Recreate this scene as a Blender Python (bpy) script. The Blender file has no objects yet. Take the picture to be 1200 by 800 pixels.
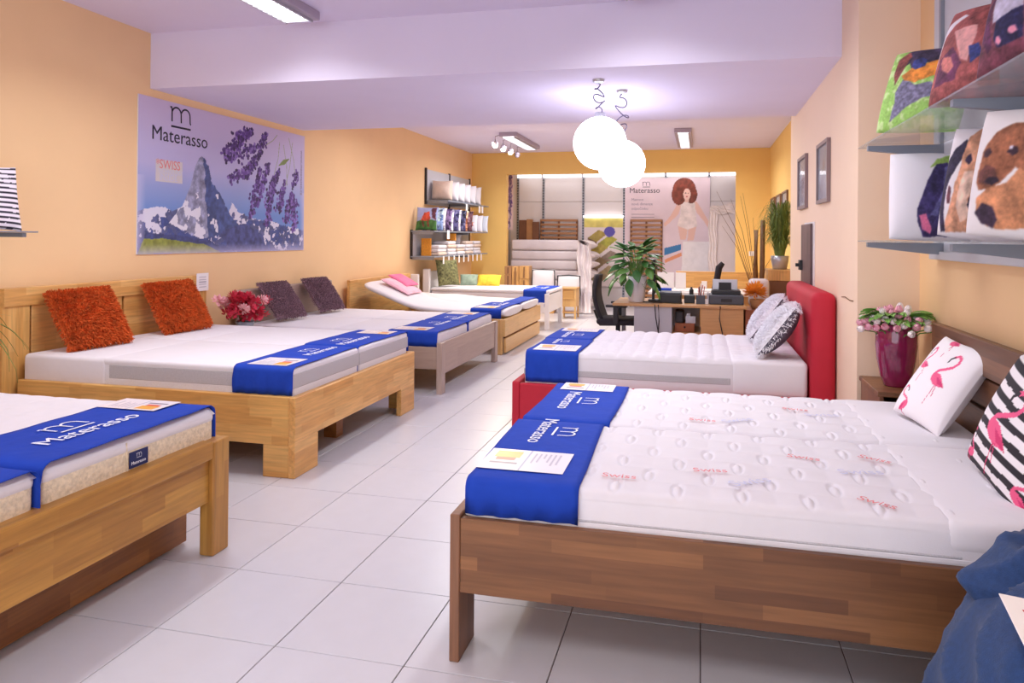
import bpy, bmesh, math, random
import numpy as np
from mathutils import Vector, Matrix, Euler
random.seed(7)
rng = np.random.default_rng(7)
SC = bpy.context.scene
COL = SC.collection
PI = math.pi

# ------------------------------------------------------------------ camera
def setup_camera():
    yaw, pitch, roll = -0.235132, 0.006414, -0.008102
    r = Vector((math.cos(yaw), -math.sin(yaw), 0))
    f = Vector((math.sin(yaw) * math.cos(pitch), math.cos(yaw) * math.cos(pitch), math.sin(pitch)))
    d = f.cross(r)
    r2 = r * math.cos(roll) + d * math.sin(roll)
    d2 = -r * math.sin(roll) + d * math.cos(roll)
    cam = bpy.data.cameras.new('camera')
    o = bpy.data.objects.new('camera', cam)
    COL.objects.link(o)
    m = Matrix((r2, -d2, -f)).transposed().to_4x4()
    m.translation = (0, 0, 1.4867)
    o.matrix_world = m
    cam.sensor_width = 36.0
    cam.lens = 849.67 / 1200 * 36.0
    cam.shift_x = (600 - 617.38) / 1200
    cam.shift_y = (272.75 - 400) / 1200
    cam.clip_start = 0.05
    SC.camera = o
setup_camera()

# ------------------------------------------------------------------ world and exposure
w = bpy.data.worlds.new('world')
SC.world = w
w.use_nodes = True
w.node_tree.nodes['Background'].inputs['Color'].default_value = (0.86, 0.91, 1.0, 1)
w.node_tree.nodes['Background'].inputs['Strength'].default_value = 3.2
SC.view_settings.view_transform = 'Standard'
SC.view_settings.look = 'None'
SC.view_settings.gamma = 1
SC.view_settings.exposure = -0.06
SC.cycles.use_denoising = True
SC.cycles.max_bounces = 8
SC.cycles.diffuse_bounces = 5
SC.cycles.sample_clamp_indirect = 6

def area_light(name, loc, sx, sy, power, color=(.94, .96, 1), spread=180, rot=(0, 0, 0)):
    L = bpy.data.lights.new(name, 'AREA')
    L.shape = 'RECTANGLE'
    L.size, L.size_y = sx, sy
    L.energy = power
    L.color = color
    L.spread = math.radians(spread)
    o = bpy.data.objects.new(name, L)
    o.location = loc
    o.rotation_euler = rot
    COL.objects.link(o)
    return o

# ------------------------------------------------------------------ helpers: colour, materials
def s2l(c):
    c = c / 255.0
    return c / 12.92 if c <= 0.04045 else ((c + 0.055) / 1.055) ** 2.4
def rgb(r, g, b):
    return (s2l(r), s2l(g), s2l(b), 1.0)

class NT:
    def __init__(self, name):
        self.m = bpy.data.materials.new(name)
        self.m.use_nodes = True
        self.t = self.m.node_tree
        self.b = self.t.nodes['Principled BSDF']
    def n(self, typ, **kw):
        x = self.t.nodes.new(typ)
        for k, v in kw.items():
            setattr(x, k, v)
        return x
    def l(self, a, b):
        self.t.links.new(a, b)
    def coords(self, scale=(1, 1, 1)):
        tc = self.n('ShaderNodeTexCoord')
        mp = self.n('ShaderNodeMapping')
        mp.inputs['Scale'].default_value = scale
        self.l(tc.outputs['Object'], mp.inputs['Vector'])
        return mp.outputs['Vector']

def mat(name, c, rough=.5, metal=0.0, var=0.0, vscale=8.0, bump=0.0, bscale=200.0, sheen=0.0, coat=0.0, spec=None, stretch=(1, 1, 1)):
    """plain principled with optional noise colour variation and noise bump"""
    t = NT(name)
    b = t.b
    b.inputs['Base Color'].default_value = c
    b.inputs['Roughness'].default_value = rough
    b.inputs['Metallic'].default_value = metal
    if spec is not None: b.inputs['Specular IOR Level'].default_value = spec
    if sheen: b.inputs['Sheen Weight'].default_value = sheen
    if coat: b.inputs['Coat Weight'].default_value = coat
    v = t.coords(stretch)
    nz = t.n('ShaderNodeTexNoise')
    nz.inputs['Scale'].default_value = vscale
    nz.inputs['Detail'].default_value = 4
    t.l(v, nz.inputs['Vector'])
    mr = t.n('ShaderNodeMapRange')
    mr.inputs['From Min'].default_value = .3
    mr.inputs['From Max'].default_value = .7
    mr.inputs['To Min'].default_value = 1 - var
    mr.inputs['To Max'].default_value = 1 + var
    t.l(nz.outputs['Fac'], mr.inputs['Value'])
    mx = t.n('ShaderNodeMix', data_type='RGBA', blend_type='MULTIPLY')
    mx.inputs['Factor'].default_value = 1
    mx.inputs['A'].default_value = c
    t.l(mr.outputs['Result'], mx.inputs['B'])
    t.l(mx.outputs['Result'], b.inputs['Base Color'])
    if bump:
        n2 = t.n('ShaderNodeTexNoise')
        n2.inputs['Scale'].default_value = bscale
        n2.inputs['Detail'].default_value = 3
        t.l(v, n2.inputs['Vector'])
        bp = t.n('ShaderNodeBump')
        bp.inputs['Strength'].default_value = bump
        bp.inputs['Distance'].default_value = .01
        t.l(n2.outputs['Fac'], bp.inputs['Height'])
        t.l(bp.outputs['Normal'], b.inputs['Normal'])
    return t.m

def wood(name, ca, cb, axis='x', stave=(.42, .055), rough=.38, grain=.16):
    """glued staves running along one axis, each with its own tone and a fine grain"""
    t = NT(name)
    tc = t.n('ShaderNodeTexCoord')
    sp = t.n('ShaderNodeSeparateXYZ')
    t.l(tc.outputs['Object'], sp.inputs[0])
    i = 'xyz'.index(axis)
    others = [j for j in range(3) if j != i]
    ad = t.n('ShaderNodeMath', operation='ADD')
    t.l(sp.outputs[others[0]], ad.inputs[0])
    t.l(sp.outputs[others[1]], ad.inputs[1])
    cm = t.n('ShaderNodeCombineXYZ')
    t.l(sp.outputs[i], cm.inputs[0])
    t.l(ad.outputs[0], cm.inputs[1])
    br = t.n('ShaderNodeTexBrick')
    br.offset = .37
    br.offset_frequency = 2
    br.squash = .8
    br.squash_frequency = 3
    br.inputs['Scale'].default_value = 1
    br.inputs['Mortar Size'].default_value = .0
    br.inputs['Brick Width'].default_value = stave[0]
    br.inputs['Row Height'].default_value = stave[1]
    br.inputs['Color1'].default_value = ca
    br.inputs['Color2'].default_value = cb
    t.l(cm.outputs[0], br.inputs['Vector'])
    mp = t.n('ShaderNodeMapping')
    sc = [60, 60, 60]
    sc[i] = 4
    mp.inputs['Scale'].default_value = sc
    t.l(tc.outputs['Object'], mp.inputs['Vector'])
    nz = t.n('ShaderNodeTexNoise')
    nz.inputs['Scale'].default_value = 1.0
    nz.inputs['Detail'].default_value = 5
    t.l(mp.outputs[0], nz.inputs['Vector'])
    mr = t.n('ShaderNodeMapRange')
    mr.inputs['From Min'].default_value = .3
    mr.inputs['From Max'].default_value = .7
    mr.inputs['To Min'].default_value = 1 - grain
    mr.inputs['To Max'].default_value = 1 + grain
    t.l(nz.outputs['Fac'], mr.inputs['Value'])
    mx = t.n('ShaderNodeMix', data_type='RGBA', blend_type='MULTIPLY')
    mx.inputs['Factor'].default_value = 1
    t.l(br.outputs['Color'], mx.inputs['A'])
    t.l(mr.outputs['Result'], mx.inputs['B'])
    t.l(mx.outputs['Result'], t.b.inputs['Base Color'])
    t.b.inputs['Roughness'].default_value = rough
    return t.m

def emit(name, c, strength):
    t = NT(name)
    t.b.inputs['Base Color'].default_value = c
    t.b.inputs['Emission Color'].default_value = c
    t.b.inputs['Emission Strength'].default_value = strength
    return t.m

def vcol(name, rough=.7, bump=0.0, bscale=250, sheen=0.0):
    """print whose colours are stored on the mesh"""
    t = NT(name)
    a = t.n('ShaderNodeAttribute', attribute_name='print')
    t.l(a.outputs['Color'], t.b.inputs['Base Color'])
    t.b.inputs['Roughness'].default_value = rough
    if bump:
        n2 = t.n('ShaderNodeTexNoise')
        n2.inputs['Scale'].default_value = bscale
        t.l(t.coords(), n2.inputs['Vector'])
        bp = t.n('ShaderNodeBump')
        bp.inputs['Strength'].default_value = bump
        bp.inputs['Distance'].default_value = .005
        t.l(n2.outputs['Fac'], bp.inputs['Height'])
        t.l(bp.outputs['Normal'], t.b.inputs['Normal'])
    return t.m

def glass(name, c, alpha=.38, rough=.05):
    t = NT(name)
    t.b.inputs['Base Color'].default_value = c
    t.b.inputs['Roughness'].default_value = rough
    t.b.inputs['Alpha'].default_value = alpha
    return t.m

M = {}
M['wall_peach'] = mat('wall_peach_paint', rgb(245, 206, 156), .75, var=.02, vscale=2, bump=.03, bscale=120)
M['wall_yellow'] = mat('wall_yellow_paint', rgb(243, 200, 116), .75, var=.02, vscale=2, bump=.03, bscale=120)
M['wall_cream'] = mat('wall_cream_paint', rgb(243, 215, 188), .75, var=.015, vscale=2)
M['ceiling'] = mat('ceiling_paint', rgb(226, 218, 240), .85, var=.01, vscale=3)
M['tile'] = mat('floor_tile_porcelain', rgb(205, 202, 207), .28, var=.018, vscale=9)
M['grout'] = mat('floor_grout', rgb(110, 98, 100), .9)
M['white_panel'] = mat('white_shop_panel', rgb(215, 208, 208), .6)
M['oak_x'] = wood('honey_beech_lengthwise', rgb(224, 176, 104), rgb(206, 150, 80), 'x')
M['oak_y'] = wood('honey_beech_crosswise', rgb(226, 178, 110), rgb(208, 152, 84), 'y')
M['oak_z'] = wood('honey_beech_upright', rgb(222, 174, 104), rgb(208, 154, 84), 'z')
M['gold_x'] = wood('golden_oak_lengthwise', rgb(190, 140, 64), rgb(160, 108, 46), 'x')
M['gold_y'] = wood('golden_oak_crosswise', rgb(192, 141, 65), rgb(162, 110, 47), 'y')
M['gold_z'] = wood('golden_oak_upright', rgb(190, 141, 70), rgb(170, 118, 54), 'z')
M['rust_y'] = wood('reddish_oak_crosswise', rgb(154, 100, 48), rgb(126, 76, 32), 'y')
M['brown_x'] = wood('walnut_brown_lengthwise', rgb(140, 94, 58), rgb(98, 61, 38), 'x', stave=(.50, .046), rough=.42)
M['brown_y'] = wood('walnut_brown_crosswise', rgb(128, 86, 56), rgb(94, 60, 40), 'y', stave=(.55, .06), rough=.42)
M['brown_z'] = wood('walnut_brown_upright', rgb(134, 92, 66), rgb(112, 72, 50), 'z', stave=(.55, .09), rough=.42)
M['groove'] = mat('dark_brown_groove', rgb(66, 42, 26), .8)
M['grey_x'] = wood('taupe_oiled_oak_lengthwise', rgb(176, 154, 140), rgb(164, 140, 126), 'x', stave=(1.5, .2), grain=.07)
M['grey_y'] = wood('taupe_oiled_oak_crosswise', rgb(178, 154, 142), rgb(166, 142, 130), 'y', stave=(1.5, .2), grain=.07)
M['grey_z'] = wood('taupe_oiled_oak_upright', rgb(180, 158, 146), rgb(170, 146, 134), 'z', stave=(1.5, .2), grain=.07)
M['pine_y'] = wood('pale_pine_crosswise', rgb(226, 184, 122), rgb(214, 168, 104), 'y', stave=(1.2, .11), grain=.08)
M['pine_x'] = wood('pale_pine_lengthwise', rgb(214, 166, 100), rgb(200, 150, 88), 'x', stave=(1.2, .11), grain=.08)
M['pine_z'] = wood('pale_pine_upright', rgb(224, 182, 120), rgb(212, 166, 104), 'z', stave=(1.2, .11), grain=.08)
M['desk_x'] = wood('desk_wood_lengthwise', rgb(196, 148, 96), rgb(182, 132, 82), 'x', stave=(2, .3), grain=.08)
M['desk_dark'] = wood('desk_red_wood', rgb(150, 84, 48), rgb(136, 72, 40), 'z', stave=(2, .3), grain=.08)
M['slat'] = wood('slat_beech', rgb(178, 128, 84), rgb(160, 110, 68), 'x', stave=(2, .3), grain=.1)
M['white_lac'] = mat('white_lacquer', rgb(240, 236, 236), .35)
M['white_cloth'] = mat('white_mattress_cloth', rgb(226, 221, 226), .85, var=.015, vscale=12, bump=.12, bscale=350, sheen=.2)
M['sheet'] = mat('white_protector_cloth', rgb(230, 225, 230), .8, var=.01, vscale=5, bump=.18, bscale=14, sheen=.2)
M['knit_grey'] = mat('grey_knit_border', rgb(186, 182, 186), .9, var=.12, vscale=260, bump=.2, bscale=300)
M['knit_white'] = mat('white_mesh_border', rgb(226, 224, 230), .9, var=.07, vscale=240, bump=.2, bscale=300)
M['tuft_beige'] = mat('beige_quilted_side', rgb(226, 210, 184), .9, var=.16, vscale=70, bump=.7, bscale=48)
M['blue'] = mat('royal_blue_cloth', rgb(30, 66, 174), .8, var=.05, vscale=10, bump=.25, bscale=22, spec=.2)
M['white_ink'] = mat('white_print', rgb(236, 238, 250), .7)
M['black_ink'] = mat('black_print', rgb(38, 36, 58), .6)
M['red_ink'] = mat('red_print', rgb(226, 132, 134), .7)
M['pale_blue_ink'] = mat('pale_blue_print', rgb(206, 206, 230), .7)
M['grey_ink'] = mat('grey_print', rgb(150, 140, 160), .7)
M['navy'] = mat('navy_woven_tag', rgb(30, 42, 96), .7)
M['red_uph'] = mat('red_upholstery', rgb(186, 24, 48), .7, var=.05, vscale=5, bump=.1, bscale=250)
M['metal'] = mat('brushed_grey_metal', rgb(150, 154, 164), .35, metal=.6)
M['grey_paint'] = mat('grey_painted_steel', rgb(138, 144, 156), .45)
M['rack_panel'] = mat('pale_grey_rack_panel', rgb(206, 208, 216), .5)
M['dark_metal'] = mat('dark_steel', rgb(52, 52, 58), .4, metal=.5)
M['black'] = mat('black_plastic', rgb(34, 32, 36), .45)
M['black_mesh'] = mat('black_chair_mesh', rgb(40, 34, 40), .8, var=.1, vscale=120)
M['dgrey'] = mat('dark_grey_plastic', rgb(72, 76, 86), .5)
M['lgrey'] = mat('light_grey_laminate', rgb(176, 172, 176), .5)
M['pot_white'] = mat('white_glazed_pot', rgb(238, 234, 238), .3)
M['leaf'] = mat('glossy_green_leaf', rgb(58, 108, 50), .4, var=.25, vscale=9)
M['leaf2'] = mat('light_green_leaf', rgb(92, 140, 62), .45, var=.25, vscale=9)
M['grass'] = mat('grass_blade', rgb(104, 122, 50), .6, var=.25, vscale=20)
M['twig'] = mat('dry_twig', rgb(120, 84, 50), .8)
M['bamboo'] = mat('brown_bamboo_cane', rgb(124, 84, 46), .55, var=.25, vscale=14)
M['vase'] = mat('purple_glazed_vase', rgb(134, 28, 76), .08, var=.3, vscale=7, coat=.6)
M['tulip_pink'] = mat('pink_tulip_petal', rgb(246, 176, 196), .6, var=.2, vscale=40)
M['tulip_leaf'] = mat('bright_tulip_leaf', rgb(126, 172, 84), .5, var=.2, vscale=12)
M['tulip_white'] = mat('white_tulip_petal', rgb(250, 238, 236), .6, var=.08, vscale=40)
M['red_flower'] = mat('coral_red_petal', rgb(212, 48, 76), .6, var=.25, vscale=30)
M['pink_flower'] = mat('pale_coral_petal', rgb(246, 186, 192), .6, var=.2, vscale=30)
M['orange_flower'] = mat('orange_dry_flower', rgb(240, 160, 56), .8, var=.15, vscale=40)
M['orange_fur'] = mat('orange_shaggy_fur', rgb(216, 98, 36), .9, var=.22, vscale=25)
M['purple_fur'] = mat('mottled_purple_pile', rgb(146, 114, 126), .9, var=.9, vscale=110)
M['white_fur'] = mat('white_shaggy_fur', rgb(246, 244, 250), .9, var=.04, vscale=25)
M['grey_back'] = mat('grey_patterned_cushion_back', rgb(96, 92, 108), .85, var=.2, vscale=45)
M['denim'] = mat('blue_denim_cloth', rgb(34, 62, 108), .9, var=.16, vscale=70, bump=.25, bscale=320, sheen=.1)
M['paper'] = mat('white_paper', rgb(240, 236, 236), .7)
M['red_paper'] = mat('red_paper', rgb(206, 40, 56), .6)
M['plastic_wrap'] = mat('milky_plastic_wrap', rgb(226, 216, 218), .22, var=.07, vscale=6, bump=.6, bscale=16)
M['wrap_mattress'] = mat('wrapped_mattress_cover', rgb(214, 202, 204), .4, var=.05, vscale=4, bump=.3, bscale=10)
M['cardboard'] = mat('brown_cardboard', rgb(176, 128, 84), .8, var=.1, vscale=6)
M['cardboard2'] = mat('dark_brown_board', rgb(120, 80, 56), .8, var=.1, vscale=6)
M['crate'] = wood('crate_pine', rgb(222, 172, 108), rgb(200, 148, 86), 'z', stave=(.3, .08))
M['pink'] = mat('pink_cushion_cloth', rgb(240, 120, 160), .8, var=.12, vscale=14)
M['pale_pink'] = mat('pale_pink_cloth', rgb(246, 190, 206), .8, var=.1, vscale=12)
M['teal'] = mat('grey_green_cloth', rgb(140, 158, 140), .8, var=.15, vscale=18)
M['yellow'] = mat('yellow_cloth', rgb(226, 190, 52), .8, var=.2, vscale=18)
M['camo'] = mat('green_brown_leaf_print_cloth', rgb(112, 112, 72), .85, var=.75, vscale=26)
M['picture'] = vcol('picture_print', .3)
M['print'] = vcol('cloth_print', .75, bump=.12, bscale=200)
M['poster'] = vcol('poster_print', .55)
M['frame'] = mat('pewter_picture_frame', rgb(138, 118, 120), .4, metal=.3)
M['frame_brown'] = mat('brown_picture_frame', rgb(128, 92, 66), .5)
M['plank'] = wood('weathered_plank', rgb(116, 92, 92), rgb(84, 62, 64), 'z', stave=(.3, .09), grain=.3)
M['pen'] = mat('pen_colours', rgb(180, 60, 60), .5, var=.5, vscale=80)
M['globe'] = emit('opal_glass_globe_lit', (.82, .84, 1, 1), 7.5)
M['tube'] = emit('lit_fluorescent_louvre', (1, .97, 1, 1), 4.0)
M['bulb'] = emit('lit_spot_bulb', (1, .95, .9, 1), 9.0)
M['strip'] = emit('lit_cornice_strip', (1, .97, .98, 1), 2.6)
M['fixture'] = mat('grey_lilac_fixture_body', rgb(178, 166, 180), .4, metal=.3)
M['shelf_glass'] = glass('smoky_shelf_glass', (.45, .52, .54, 1))
M['wire'] = mat('dark_curly_cable', rgb(70, 60, 90), .5)
M['silver'] = mat('silver_tag', rgb(190, 190, 196), .3, metal=.5)

# ------------------------------------------------------------------ helpers: objects
def finish(name, bm_or_me, m, parent=None, smooth=False, kind=None, shift=True):
    """links one mesh object; mesh data is given in world coordinates and moved into the parent's frame"""
    if isinstance(bm_or_me, bmesh.types.BMesh):
        me = bpy.data.meshes.new(name)
        bm_or_me.to_mesh(me)
        bm_or_me.free()
    else:
        me = bm_or_me
    o = bpy.data.objects.new(name, me)
    COL.objects.link(o)
    ms = m if isinstance(m, (list, tuple)) else [m]
    for x in ms:
        me.materials.append(x)
    if smooth:
        me.polygons.foreach_set('use_smooth', [True] * len(me.polygons))
    if parent is not None:
        o.parent = parent
        if shift:
            me.transform(root_matrix(parent).inverted())
    if kind:
        o['kind'] = kind
    return o

def root_matrix(o):
    m = Matrix.LocRotScale(o.location, o.rotation_euler, o.scale)
    while o.parent is not None:
        o = o.parent
        m = Matrix.LocRotScale(o.location, o.rotation_euler, o.scale) @ m
    return m

def tag(o, label, cat, group=None):
    o['label'] = label
    o['category'] = cat
    if group:
        o['group'] = group
    return o

def thing(name, label, cat, loc, group=None, rotz=0):
    o = bpy.data.objects.new(name, None)
    o.empty_display_size = .1
    COL.objects.link(o)
    o.location = loc
    o.rotation_euler = (0, 0, rotz)
    return tag(o, label, cat, group)

def add_box(bm, x0, x1, y0, y1, z0, z1, mtx=None):
    vs = [bm.verts.new((x, y, z)) for z in (z0, z1) for y in (y0, y1) for x in (x0, x1)]
    for f in ((0, 2, 3, 1), (4, 5, 7, 6), (0, 1, 5, 4), (2, 6, 7, 3), (0, 4, 6, 2), (1, 3, 7, 5)):
        bm.faces.new([vs[i] for i in f])
    if mtx is not None:
        bmesh.ops.transform(bm, matrix=mtx, verts=vs)
    return vs

def box(x0, x1, y0, y1, z0, z1, bev=0.0, seg=2, mtx=None):
    bm = bmesh.new()
    add_box(bm, min(x0, x1), max(x0, x1), min(y0, y1), max(y0, y1), min(z0, z1), max(z0, z1))
    if bev:
        bmesh.ops.bevel(bm, geom=list(bm.edges), offset=bev, segments=seg, profile=.5, affect='EDGES')
    if mtx is not None:
        bmesh.ops.transform(bm, matrix=mtx, verts=list(bm.verts))
    return bm

def boxes(L):
    bm = bmesh.new()
    for a in L:
        add_box(bm, *a)
    return bm

def tube_bm(bm, pts, r, n=6, cap=True):
    pts = [Vector(p) for p in pts]
    rad = r if isinstance(r, (list, tuple)) else [r] * len(pts)
    rings = []
    for i, p in enumerate(pts):
        a = pts[max(i - 1, 0)]
        b = pts[min(i + 1, len(pts) - 1)]
        t = (b - a).normalized()
        u = t.cross(Vector((0, 0, 1)))
        if u.length < 1e-3:
            u = t.cross(Vector((1, 0, 0)))
        u.normalize()
        v = t.cross(u)
        rings.append([bm.verts.new(p + (u * math.cos(2 * PI * k / n) + v * math.sin(2 * PI * k / n)) * rad[i]) for k in range(n)])
    for A, B in zip(rings, rings[1:]):
        for k in range(n):
            bm.faces.new((A[k], A[(k + 1) % n], B[(k + 1) % n], B[k]))
    if cap:
        bm.faces.new(rings[0][::-1])
        bm.faces.new(rings[-1])
    return bm

def tube(pts, r, n=6):
    return tube_bm(bmesh.new(), pts, r, n)

def lathe(profile, c, n=24):
    """profile: list of (radius, z)"""
    bm = bmesh.new()
    rings = [[bm.verts.new((c[0] + r * math.cos(2 * PI * k / n), c[1] + r * math.sin(2 * PI * k / n), c[2] + z)) for k in range(n)] for r, z in profile]
    for A, B in zip(rings, rings[1:]):
        for k in range(n):
            bm.faces.new((A[k], A[(k + 1) % n], B[(k + 1) % n], B[k]))
    bm.faces.new(rings[0][::-1])
    bm.faces.new(rings[-1])
    return bm

def ball(c, r, n=24, sz=1.0):
    bm = bmesh.new()
    bmesh.ops.create_uvsphere(bm, u_segments=n, v_segments=n // 2, radius=r)
    bmesh.ops.transform(bm, matrix=Matrix.Translation(c) @ Matrix.Diagonal((1, 1, sz, 1)), verts=list(bm.verts))
    return bm

def grid_mesh(name, P, faces_flip=False, colors=None):
    """P: (rows, cols, 3) array of points -> mesh; colours (rows, cols, 3) in sRGB 0..1"""
    R, C = P.shape[:2]
    idx = np.arange(R * C).reshape(R, C)
    q = np.stack([idx[:-1, :-1], idx[:-1, 1:], idx[1:, 1:], idx[1:, :-1]], -1).reshape(-1, 4)
    if faces_flip:
        q = q[:, ::-1]
    me = bpy.data.meshes.new(name)
    me.from_pydata(P.reshape(-1, 3).tolist(), [], q.tolist())
    if colors is not None:
        set_colors(me, colors.reshape(-1, 3))
    return me

def set_colors(me, srgb):
    a = me.color_attributes.new('print', 'FLOAT_COLOR', 'POINT')
    c = np.clip(srgb, 0, 1)
    lin = np.where(c <= .04045, c / 12.92, ((c + .055) / 1.055) ** 2.4)
    out = np.ones((len(lin), 4), np.float32)
    out[:, :3] = lin
    a.data.foreach_set('color', out.ravel())

def text_mesh(body, size, mtx, depth=.0006, align='LEFT', squeeze=1.0):
    c = bpy.data.curves.new('lettering', 'FONT')
    c.body = body
    c.size = size
    c.extrude = depth
    c.resolution_u = 3
    c.align_x = align
    o = bpy.data.objects.new('lettering', c)
    COL.objects.link(o)
    dg = bpy.context.evaluated_depsgraph_get()
    me = bpy.data.meshes.new_from_object(o.evaluated_get(dg))
    bpy.data.objects.remove(o)
    bpy.data.curves.remove(c)
    me.materials.clear()
    me.transform(mtx @ Matrix.Diagonal((squeeze, 1, 1, 1)))
    return me

def text_to_bm(bm, *a, **k):
    me = text_mesh(*a, **k)
    bm.from_mesh(me)
    bpy.data.meshes.remove(me)
    return bm

def text_width(body, size):
    me = text_mesh(body, size, Matrix())
    w = max(v.co.x for v in me.vertices) if me.vertices else 0
    bpy.data.meshes.remove(me)
    return w

def ribbon(bm, pts, wd, mtx, z=.0006):
    """flat stroke through 2-D points"""
    P = [Vector((p[0], p[1], 0)) for p in pts]
    L = []
    for i, p in enumerate(P):
        t = (P[min(i + 1, len(P) - 1)] - P[max(i - 1, 0)]).normalized()
        n = Vector((-t.y, t.x, 0)) * wd / 2
        L.append((bm.verts.new(mtx @ (p + n + Vector((0, 0, z)))), bm.verts.new(mtx @ (p - n + Vector((0, 0, z))))))
    for a, b in zip(L, L[1:]):
        bm.faces.new((a[0], a[1], b[1], b[0]))

def m_logo(bm, mtx, s):
    """two-arched m with an underline; s = width of the m; origin at the left end of the underline"""
    k = s
    def arch(x0, x1, y, top):
        return [(x0 + (x1 - x0) * (1 - math.cos(a)) / 2, y + (top - y) * math.sin(a)) for a in np.linspace(PI * .1, PI * .98, 12)]
    wd = .06 * k
    ribbon(bm, [(0, .62 * k), (.06 * k, .64 * k), (.09 * k, .57 * k), (.09 * k, .16 * k)], wd, mtx)
    ribbon(bm, arch(.09 * k, .52 * k, .44 * k, .65 * k) + [(.53 * k, .16 * k)], wd, mtx)
    ribbon(bm, arch(.53 * k, .96 * k, .44 * k, .65 * k) + [(.97 * k, .22 * k), (1.0 * k, .16 * k)], wd, mtx)
    ribbon(bm, [(.05 * k, 0), (1.0 * k, 0)], wd * 1.1, mtx)

# ------------------------------------------------------------------ painting prints (colour stored on the mesh)
class Canvas:
    def __init__(self, W, H, asp=1.0, c=(255, 255, 255)):
        self.W, self.H, self.asp = W, H, asp
        self.u, self.v = np.meshgrid(np.linspace(0, 1, W), np.linspace(0, 1, H))
        self.a = np.ones((H, W, 3)) * np.array(c) / 255.0
    def noise(self, f, seed=0, oct=4):
        g = np.random.default_rng(seed)
        out = np.zeros((self.H, self.W))
        amp = 1.0
        tot = 0
        for o in range(oct):
            n = int(f * 2 ** o) + 2
            t = g.random((n + 1, int(n * self.asp) + 2))
            x = self.u * (t.shape[1] - 1.001)
            y = self.v * (t.shape[0] - 1.001)
            xi, yi = x.astype(int), y.astype(int)
            fx, fy = x - xi, y - yi
            fx, fy = fx * fx * (3 - 2 * fx), fy * fy * (3 - 2 * fy)
            out += amp * ((t[yi, xi] * (1 - fx) + t[yi, xi + 1] * fx) * (1 - fy) + (t[yi + 1, xi] * (1 - fx) + t[yi + 1, xi + 1] * fx) * fy)
            tot += amp
            amp *= .55
        return out / tot
    def put(self, mask, c, shade=None):
        c = np.array(c, float) / 255.0
        col = c if shade is None else c * shade[..., None]
        m = np.clip(mask, 0, 1)[..., None].astype(float)
        self.a = self.a * (1 - m) + col * m
    def poly(self, pts, c, shade=None, wob=0, seed=1):
        u, v = self.u, self.v
        if wob:
            u = u + (self.noise(6, seed, 2) - .5) * wob * 1.4
            v = v + (self.noise(6, seed + 50, 2) - .5) * wob * 1.4
        self.put(self.inpoly(pts, u, v), c, shade)
    def inpoly(self, pts, u, v):
        m = np.zeros(u.shape, bool)
        n = len(pts)
        for i in range(n):
            x1, y1 = pts[i]
            x2, y2 = pts[(i + 1) % n]
            if y1 == y2:
                continue
            c = (y1 > v) != (y2 > v)
            m ^= c & (u < (x2 - x1) * (v - y1) / (y2 - y1) + x1)
        return m
    def ell(self, cx, cy, rx, ry, c, rot=0, soft=0, shade=None):
        du, dv = (self.u - cx) * self.asp, self.v - cy
        ca, sa = math.cos(rot), math.sin(rot)
        x, y = du * ca + dv * sa, -du * sa + dv * ca
        d = np.sqrt((x / (rx * self.asp)) ** 2 + (y / ry) ** 2)
        self.put(np.clip((1 - d) / soft, 0, 1) if soft else d < 1, c, shade)
    def fur(self, seed=0, amt=.34):
        """softens the edges of a painted animal and breaks its colours into short hairs"""
        k = self.noise(46, seed, 2) * .6 + self.noise(20, seed + 9, 2) * .4
        a = self.a
        for _ in range(2):
            p = np.pad(a, ((1, 1), (1, 1), (0, 0)), mode='edge')
            a = (p[:-2, 1:-1] + p[2:, 1:-1] + p[1:-1, :-2] + p[1:-1, 2:] + 2 * p[1:-1, 1:-1]) / 6
        dark = np.clip(1.15 - a.mean(-1, keepdims=True) * 1.25, 0, 1)
        self.a = a * (1 + (k[..., None] - .5) * amt * 2.4 * dark)
    def line(self, pts, wd, c):
        m = np.zeros(self.u.shape, bool)
        for (x1, y1), (x2, y2) in zip(pts, pts[1:]):
            ax, ay = (self.u - x1) * self.asp, self.v - y1
            bx, by = (x2 - x1) * self.asp, y2 - y1
            t = np.clip((ax * bx + ay * by) / max(bx * bx + by * by, 1e-9), 0, 1)
            m |= (ax - t * bx) ** 2 + (ay - t * by) ** 2 < (wd / 2) ** 2
        self.put(m, c)

def flat_print(name, cv, origin, du, dv, m, parent=None, off=0.0):
    """canvas laid on the parallelogram origin + u*du + v*dv"""
    o, a, b = np.array(origin), np.array(du), np.array(dv)
    n = np.cross(a, b)
    n = n / np.linalg.norm(n)
    P = o + cv.u[..., None] * a + cv.v[..., None] * b + n * off
    return finish(name, grid_mesh(name, P, colors=cv.a), m, parent)

# ------------------------------------------------------------------ cushions
def frame_matrix(loc, right, up):
    """local x = right, local y = up, local z = outward face"""
    x = Vector(right).normalized()
    y = Vector(up)
    y = (y - x * y.dot(x)).normalized()
    z = x.cross(y)
    m = Matrix((x, y, z)).transposed().to_4x4()
    m.translation = loc
    return m

def pillow_points(wd, ht, th, n, side, seed=0, pinch=.07, bend=0.0):
    u, v = np.meshgrid(np.linspace(-1, 1, n), np.linspace(-1, 1, n))
    x = wd / 2 * u * (1 - pinch * (1 - v ** 2))
    y = ht / 2 * v * (1 - pinch * (1 - u ** 2))
    puff = (np.clip(1 - u ** 2, 0, 1) ** .5 * np.clip(1 - v ** 2, 0, 1) ** .5) ** .75
    g = np.random.default_rng(seed)
    wob = sum(g.normal(0, 1) * np.sin(u * g.uniform(1, 5) + v * g.uniform(1, 5) + g.uniform(0, 6)) for _ in range(5)) * .02
    z = side * th / 2 * puff * (1 + wob)
    z = z - bend * (v ** 2)
    P = np.stack([x, y, z], -1)
    return P

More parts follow.
